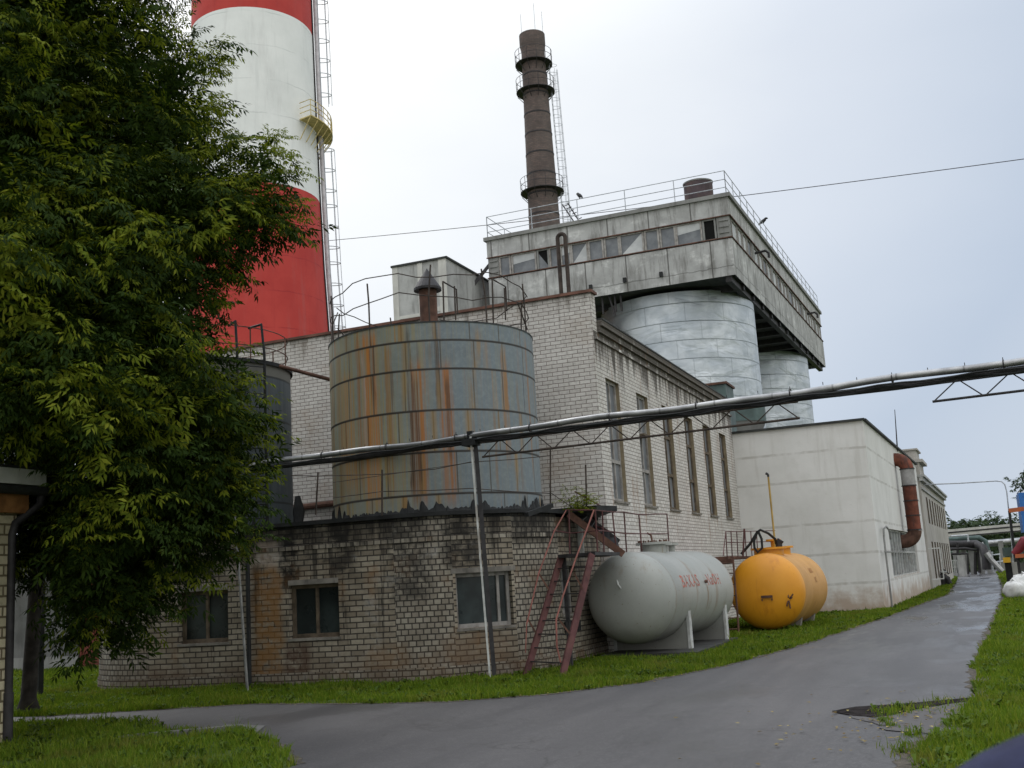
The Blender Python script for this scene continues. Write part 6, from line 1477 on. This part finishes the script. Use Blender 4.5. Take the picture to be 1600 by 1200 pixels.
# stray tufts creeping onto the worn bay
for (x, y, n, s_) in ((1430,1175,260,.12),(1450,1185,200,.10),(1480,1168,160,.10),(1500,1160,200,.12),(1425,1150,120,.05),(1470,1100,90,.10),(1440,1108,60,.08),(1405,1112,160,.10),(1385,1117,90,.08),(1378,1128,60,.05),(1392,1137,50,.05),(1530,1110,300,.2),(1515,1135,200,.12),(1400,1117,60,.08)):
    p = gz(x, y); BX.append(gg.normal(p.x, s_, n)); BY.append(gg.normal(p.y, s_*1.6, n)); BS.append(gg.uniform(.5, 1.1, n))
X = np.concatenate(BX); Y = np.concatenate(BY); S_ = np.concatenate(BS); n = len(X); D = np.hypot(X, Y)
hgt = gg.uniform(.035, .105, n)*S_*np.where(gg.random(n) < .04, 1.8, 1.0); wdt = .0042*np.maximum(1, D/11)**1.0*gg.uniform(.8, 1.5, n); a = gg.uniform(0, 2*PI, n); lean = gg.uniform(.1, .75, n)*hgt; la = gg.uniform(0, 2*PI, n)
ux, uy = np.cos(a)*wdt, np.sin(a)*wdt; lx, ly = np.cos(la)*lean, np.sin(la)*lean
V = np.empty((n, 5, 3)); V[:,0] = np.stack([X-ux, Y-uy, np.zeros(n)-.004], 1); V[:,1] = np.stack([X+ux, Y+uy, np.zeros(n)-.004], 1)
V[:,2] = np.stack([X+ux*.75+lx*.35, Y+uy*.75+ly*.35, hgt*.6], 1); V[:,3] = np.stack([X-ux*.75+lx*.35, Y-uy*.75+ly*.35, hgt*.6], 1); V[:,4] = np.stack([X+lx, Y+ly, hgt], 1)
base_ = np.arange(n)[:,None]*5; Ft = np.concatenate([base_+np.array([[0,1,2]]), base_+np.array([[0,2,3]]), base_+np.array([[3,2,4]])])
o = np_mesh('grass', V.reshape(-1, 3), Ft, [GRASSB]); o['kind'] = 'stuff'; o['label'] = 'short green grass on the verges, round the tanks and on the lawn'
# broad-leaved weeds among the grass
wi = gg.choice(len(X), 2600, replace=False); wx, wy = X[wi], Y[wi]; nl = 7; wa = gg.uniform(0, 2*PI, (2600, nl)); ws_ = (gg.uniform(.05, .12, 2600)*np.where(np.hypot(wx, wy) > 30, 1.8, 1.0))[:,None]
dx, dy = np.cos(wa)*ws_, np.sin(wa)*ws_; hz_ = gg.uniform(.03, .10, (2600, nl)); W = np.empty((2600, nl, 4, 3)); bx_, by_ = np.broadcast_to(wx[:,None], dx.shape), np.broadcast_to(wy[:,None], dx.shape)
W[:,:,0] = np.stack([bx_, by_, np.full(dx.shape, .01)], 2); W[:,:,1] = np.stack([bx_+dx*.6-dy*.22, by_+dy*.6+dx*.22, hz_], 2); W[:,:,2] = np.stack([bx_+dx, by_+dy, hz_*.75], 2); W[:,:,3] = np.stack([bx_+dx*.6+dy*.22, by_+dy*.6-dx*.22, hz_], 2)
o = np_mesh('weeds', W.reshape(-1, 3), np.arange(2600*nl*4).reshape(-1, 4), [m_leaf('weed_leaf', (.05,.09,.015), (.08,.13,.02), (.12,.16,.03), .3)]); o['kind'] = 'stuff'; o['label'] = 'low broad-leaved weeds scattered through the verge grass'
# fallen leaves along the road edge
n = 700; pts = np.array(ripple(ROAD_L[1:14], .05, .0, 1)); idx = gg.integers(0, len(pts), n); Pq = pts[idx]+gg.normal(0, .16, (n, 2))
k2 = 160; q0 = gz(1400,1130); Pq[:k2] = np.stack([gg.normal(q0.x, .7, k2), gg.normal(q0.y, 1.1, k2)], 1)
th = gg.uniform(0, 6.28, n); sz = gg.uniform(.012, .028, n); c_, s_ = np.cos(th)*sz, np.sin(th)*sz
V = np.empty((n, 4, 3)); zz = .024+gg.random(n)*.012
V[:,0] = np.stack([Pq[:,0]-c_*1.4, Pq[:,1]-s_*1.4, zz], 1); V[:,1] = np.stack([Pq[:,0]+s_*.7, Pq[:,1]-c_*.7, zz+.008], 1); V[:,2] = np.stack([Pq[:,0]+c_*1.4, Pq[:,1]+s_*1.4, zz+.003], 1); V[:,3] = np.stack([Pq[:,0]-s_*.7, Pq[:,1]+c_*.7, zz+.006], 1)
o = np_mesh('fallen_leaves', V.reshape(-1, 3), np.arange(n*4).reshape(-1, 4), [m_leaf('fallen_leaf', (.12,.07,.02), (.30,.22,.06), (.45,.38,.16), .1)]); o['kind'] = 'stuff'; o['label'] = 'small yellow and brown fallen leaves scattered along the road edge'

# ------------------------------------------------------------------ light
SUN_EL, SUN_AZ = 52.0, -62.0                          # degrees; azimuth measured from +Y toward +X
w = bpy.data.worlds.new('World'); scene.world = w; w.use_nodes = True; nt = w.node_tree; bg = nt.nodes['Background']
def N(t, **k):
    nd = nt.nodes.new(t)
    for a_, b_ in k.items(): setattr(nd, a_, b_)
    return nd
sky = N('ShaderNodeTexSky', sky_type='NISHITA'); sky.sun_disc = False; sky.sun_elevation = R(SUN_EL); sky.sun_rotation = R(SUN_AZ); sky.altitude = 100; sky.air_density = 1; sky.dust_density = 3; sky.ozone_density = 1
tc = N('ShaderNodeTexCoord')
def vm(op, a_, b_):
    nd = N('ShaderNodeVectorMath', operation=op); nt.links.new(a_, nd.inputs[0])
    if isinstance(b_, tuple): nd.inputs[1].default_value = b_
    else: nt.links.new(b_, nd.inputs[1])
    return nd
bd = (math.sin(R(-36))*math.cos(R(33)), math.cos(R(-36))*math.cos(R(33)), math.sin(R(33)))
dot = vm('DOT_PRODUCT', tc.outputs['Generated'], bd).outputs['Value']
nz = N('ShaderNodeTexNoise'); nt.links.new(vm('MULTIPLY', tc.outputs['Generated'], (1.0, 1.0, 2.2)).outputs[0], nz.inputs['Vector']); nz.inputs['Scale'].default_value = 2.2; nz.inputs['Detail'].default_value = 5; nz.inputs['Roughness'].default_value = .5
ma = N('ShaderNodeMath', operation='MULTIPLY_ADD'); nt.links.new(nz.outputs['Fac'], ma.inputs[0]); ma.inputs[1].default_value = .10; nt.links.new(dot, ma.inputs[2])
cr = N('ShaderNodeValToRGB'); nt.links.new(ma.outputs[0], cr.inputs[0]); e = cr.color_ramp.elements
for _ in range(4): cr.color_ramp.elements.new(.5)
K = 9.6
for el_, (p_, c_) in zip(cr.color_ramp.elements, ((.0,(1.25,1.25,1.22)),(.62,(.95,.98,1.0)),(.84,(.56,.65,.785)),(.95,(.80,.86,.95)),(1.0,(1.05,1.08,1.10)),(1.0,(1.3,1.3,1.28)))): el_.position = p_; el_.color = (*c_, 1)
e[4].position = 1.0; 
mp = N('ShaderNodeMapRange'); nt.links.new(ma.outputs[0], mp.inputs[0]); mp.inputs[1].default_value = -1.0; mp.inputs[2].default_value = 1.07; nt.links.new(mp.outputs[0], cr.inputs[0])
for el_, p_ in zip(cr.color_ramp.elements, (.0, .66, .87, .935, .972, 1.0)): el_.position = p_
sx = N('ShaderNodeSeparateXYZ'); nt.links.new(tc.outputs['Generated'], sx.inputs[0])
zr_ = N('ShaderNodeMapRange', interpolation_type='SMOOTHSTEP'); nt.links.new(sx.outputs[2], zr_.inputs[0]); zr_.inputs[1].default_value = .42; zr_.inputs[2].default_value = .95; zr_.inputs[3].default_value = K; zr_.inputs[4].default_value = K*2.3
sc_ = vm('SCALE', cr.outputs[0], (0,0,0)); nt.links.new(zr_.outputs[0], sc_.inputs['Scale'])
mix = N('ShaderNodeMix', data_type='RGBA'); mix.inputs[0].default_value = .93; nt.links.new(sky.outputs[0], mix.inputs[6]); nt.links.new(sc_.outputs[0], mix.inputs[7])
nt.links.new(mix.outputs[2], bg.inputs['Color']); bg.inputs['Strength'].default_value = .1
sun = bpy.data.lights.new('sun', 'SUN'); sun.energy = 1.3; sun.angle = R(30); sun.color = (1, .965, .92); so = bpy.data.objects.new('sun', sun); COL.objects.link(so)
az, el = R(SUN_AZ), R(SUN_EL); sv = Vector((math.sin(az)*math.cos(el), math.cos(az)*math.cos(el), math.sin(el))); so.rotation_euler = sv.to_track_quat('Z', 'Y').to_euler(); so.location = sv*200
vs = scene.view_settings; vs.view_transform = 'Standard'; vs.look = 'None'; vs.exposure = 0.0; vs.gamma = 1.0; vs.use_curve_mapping = False
scene.cycles.max_bounces = 6
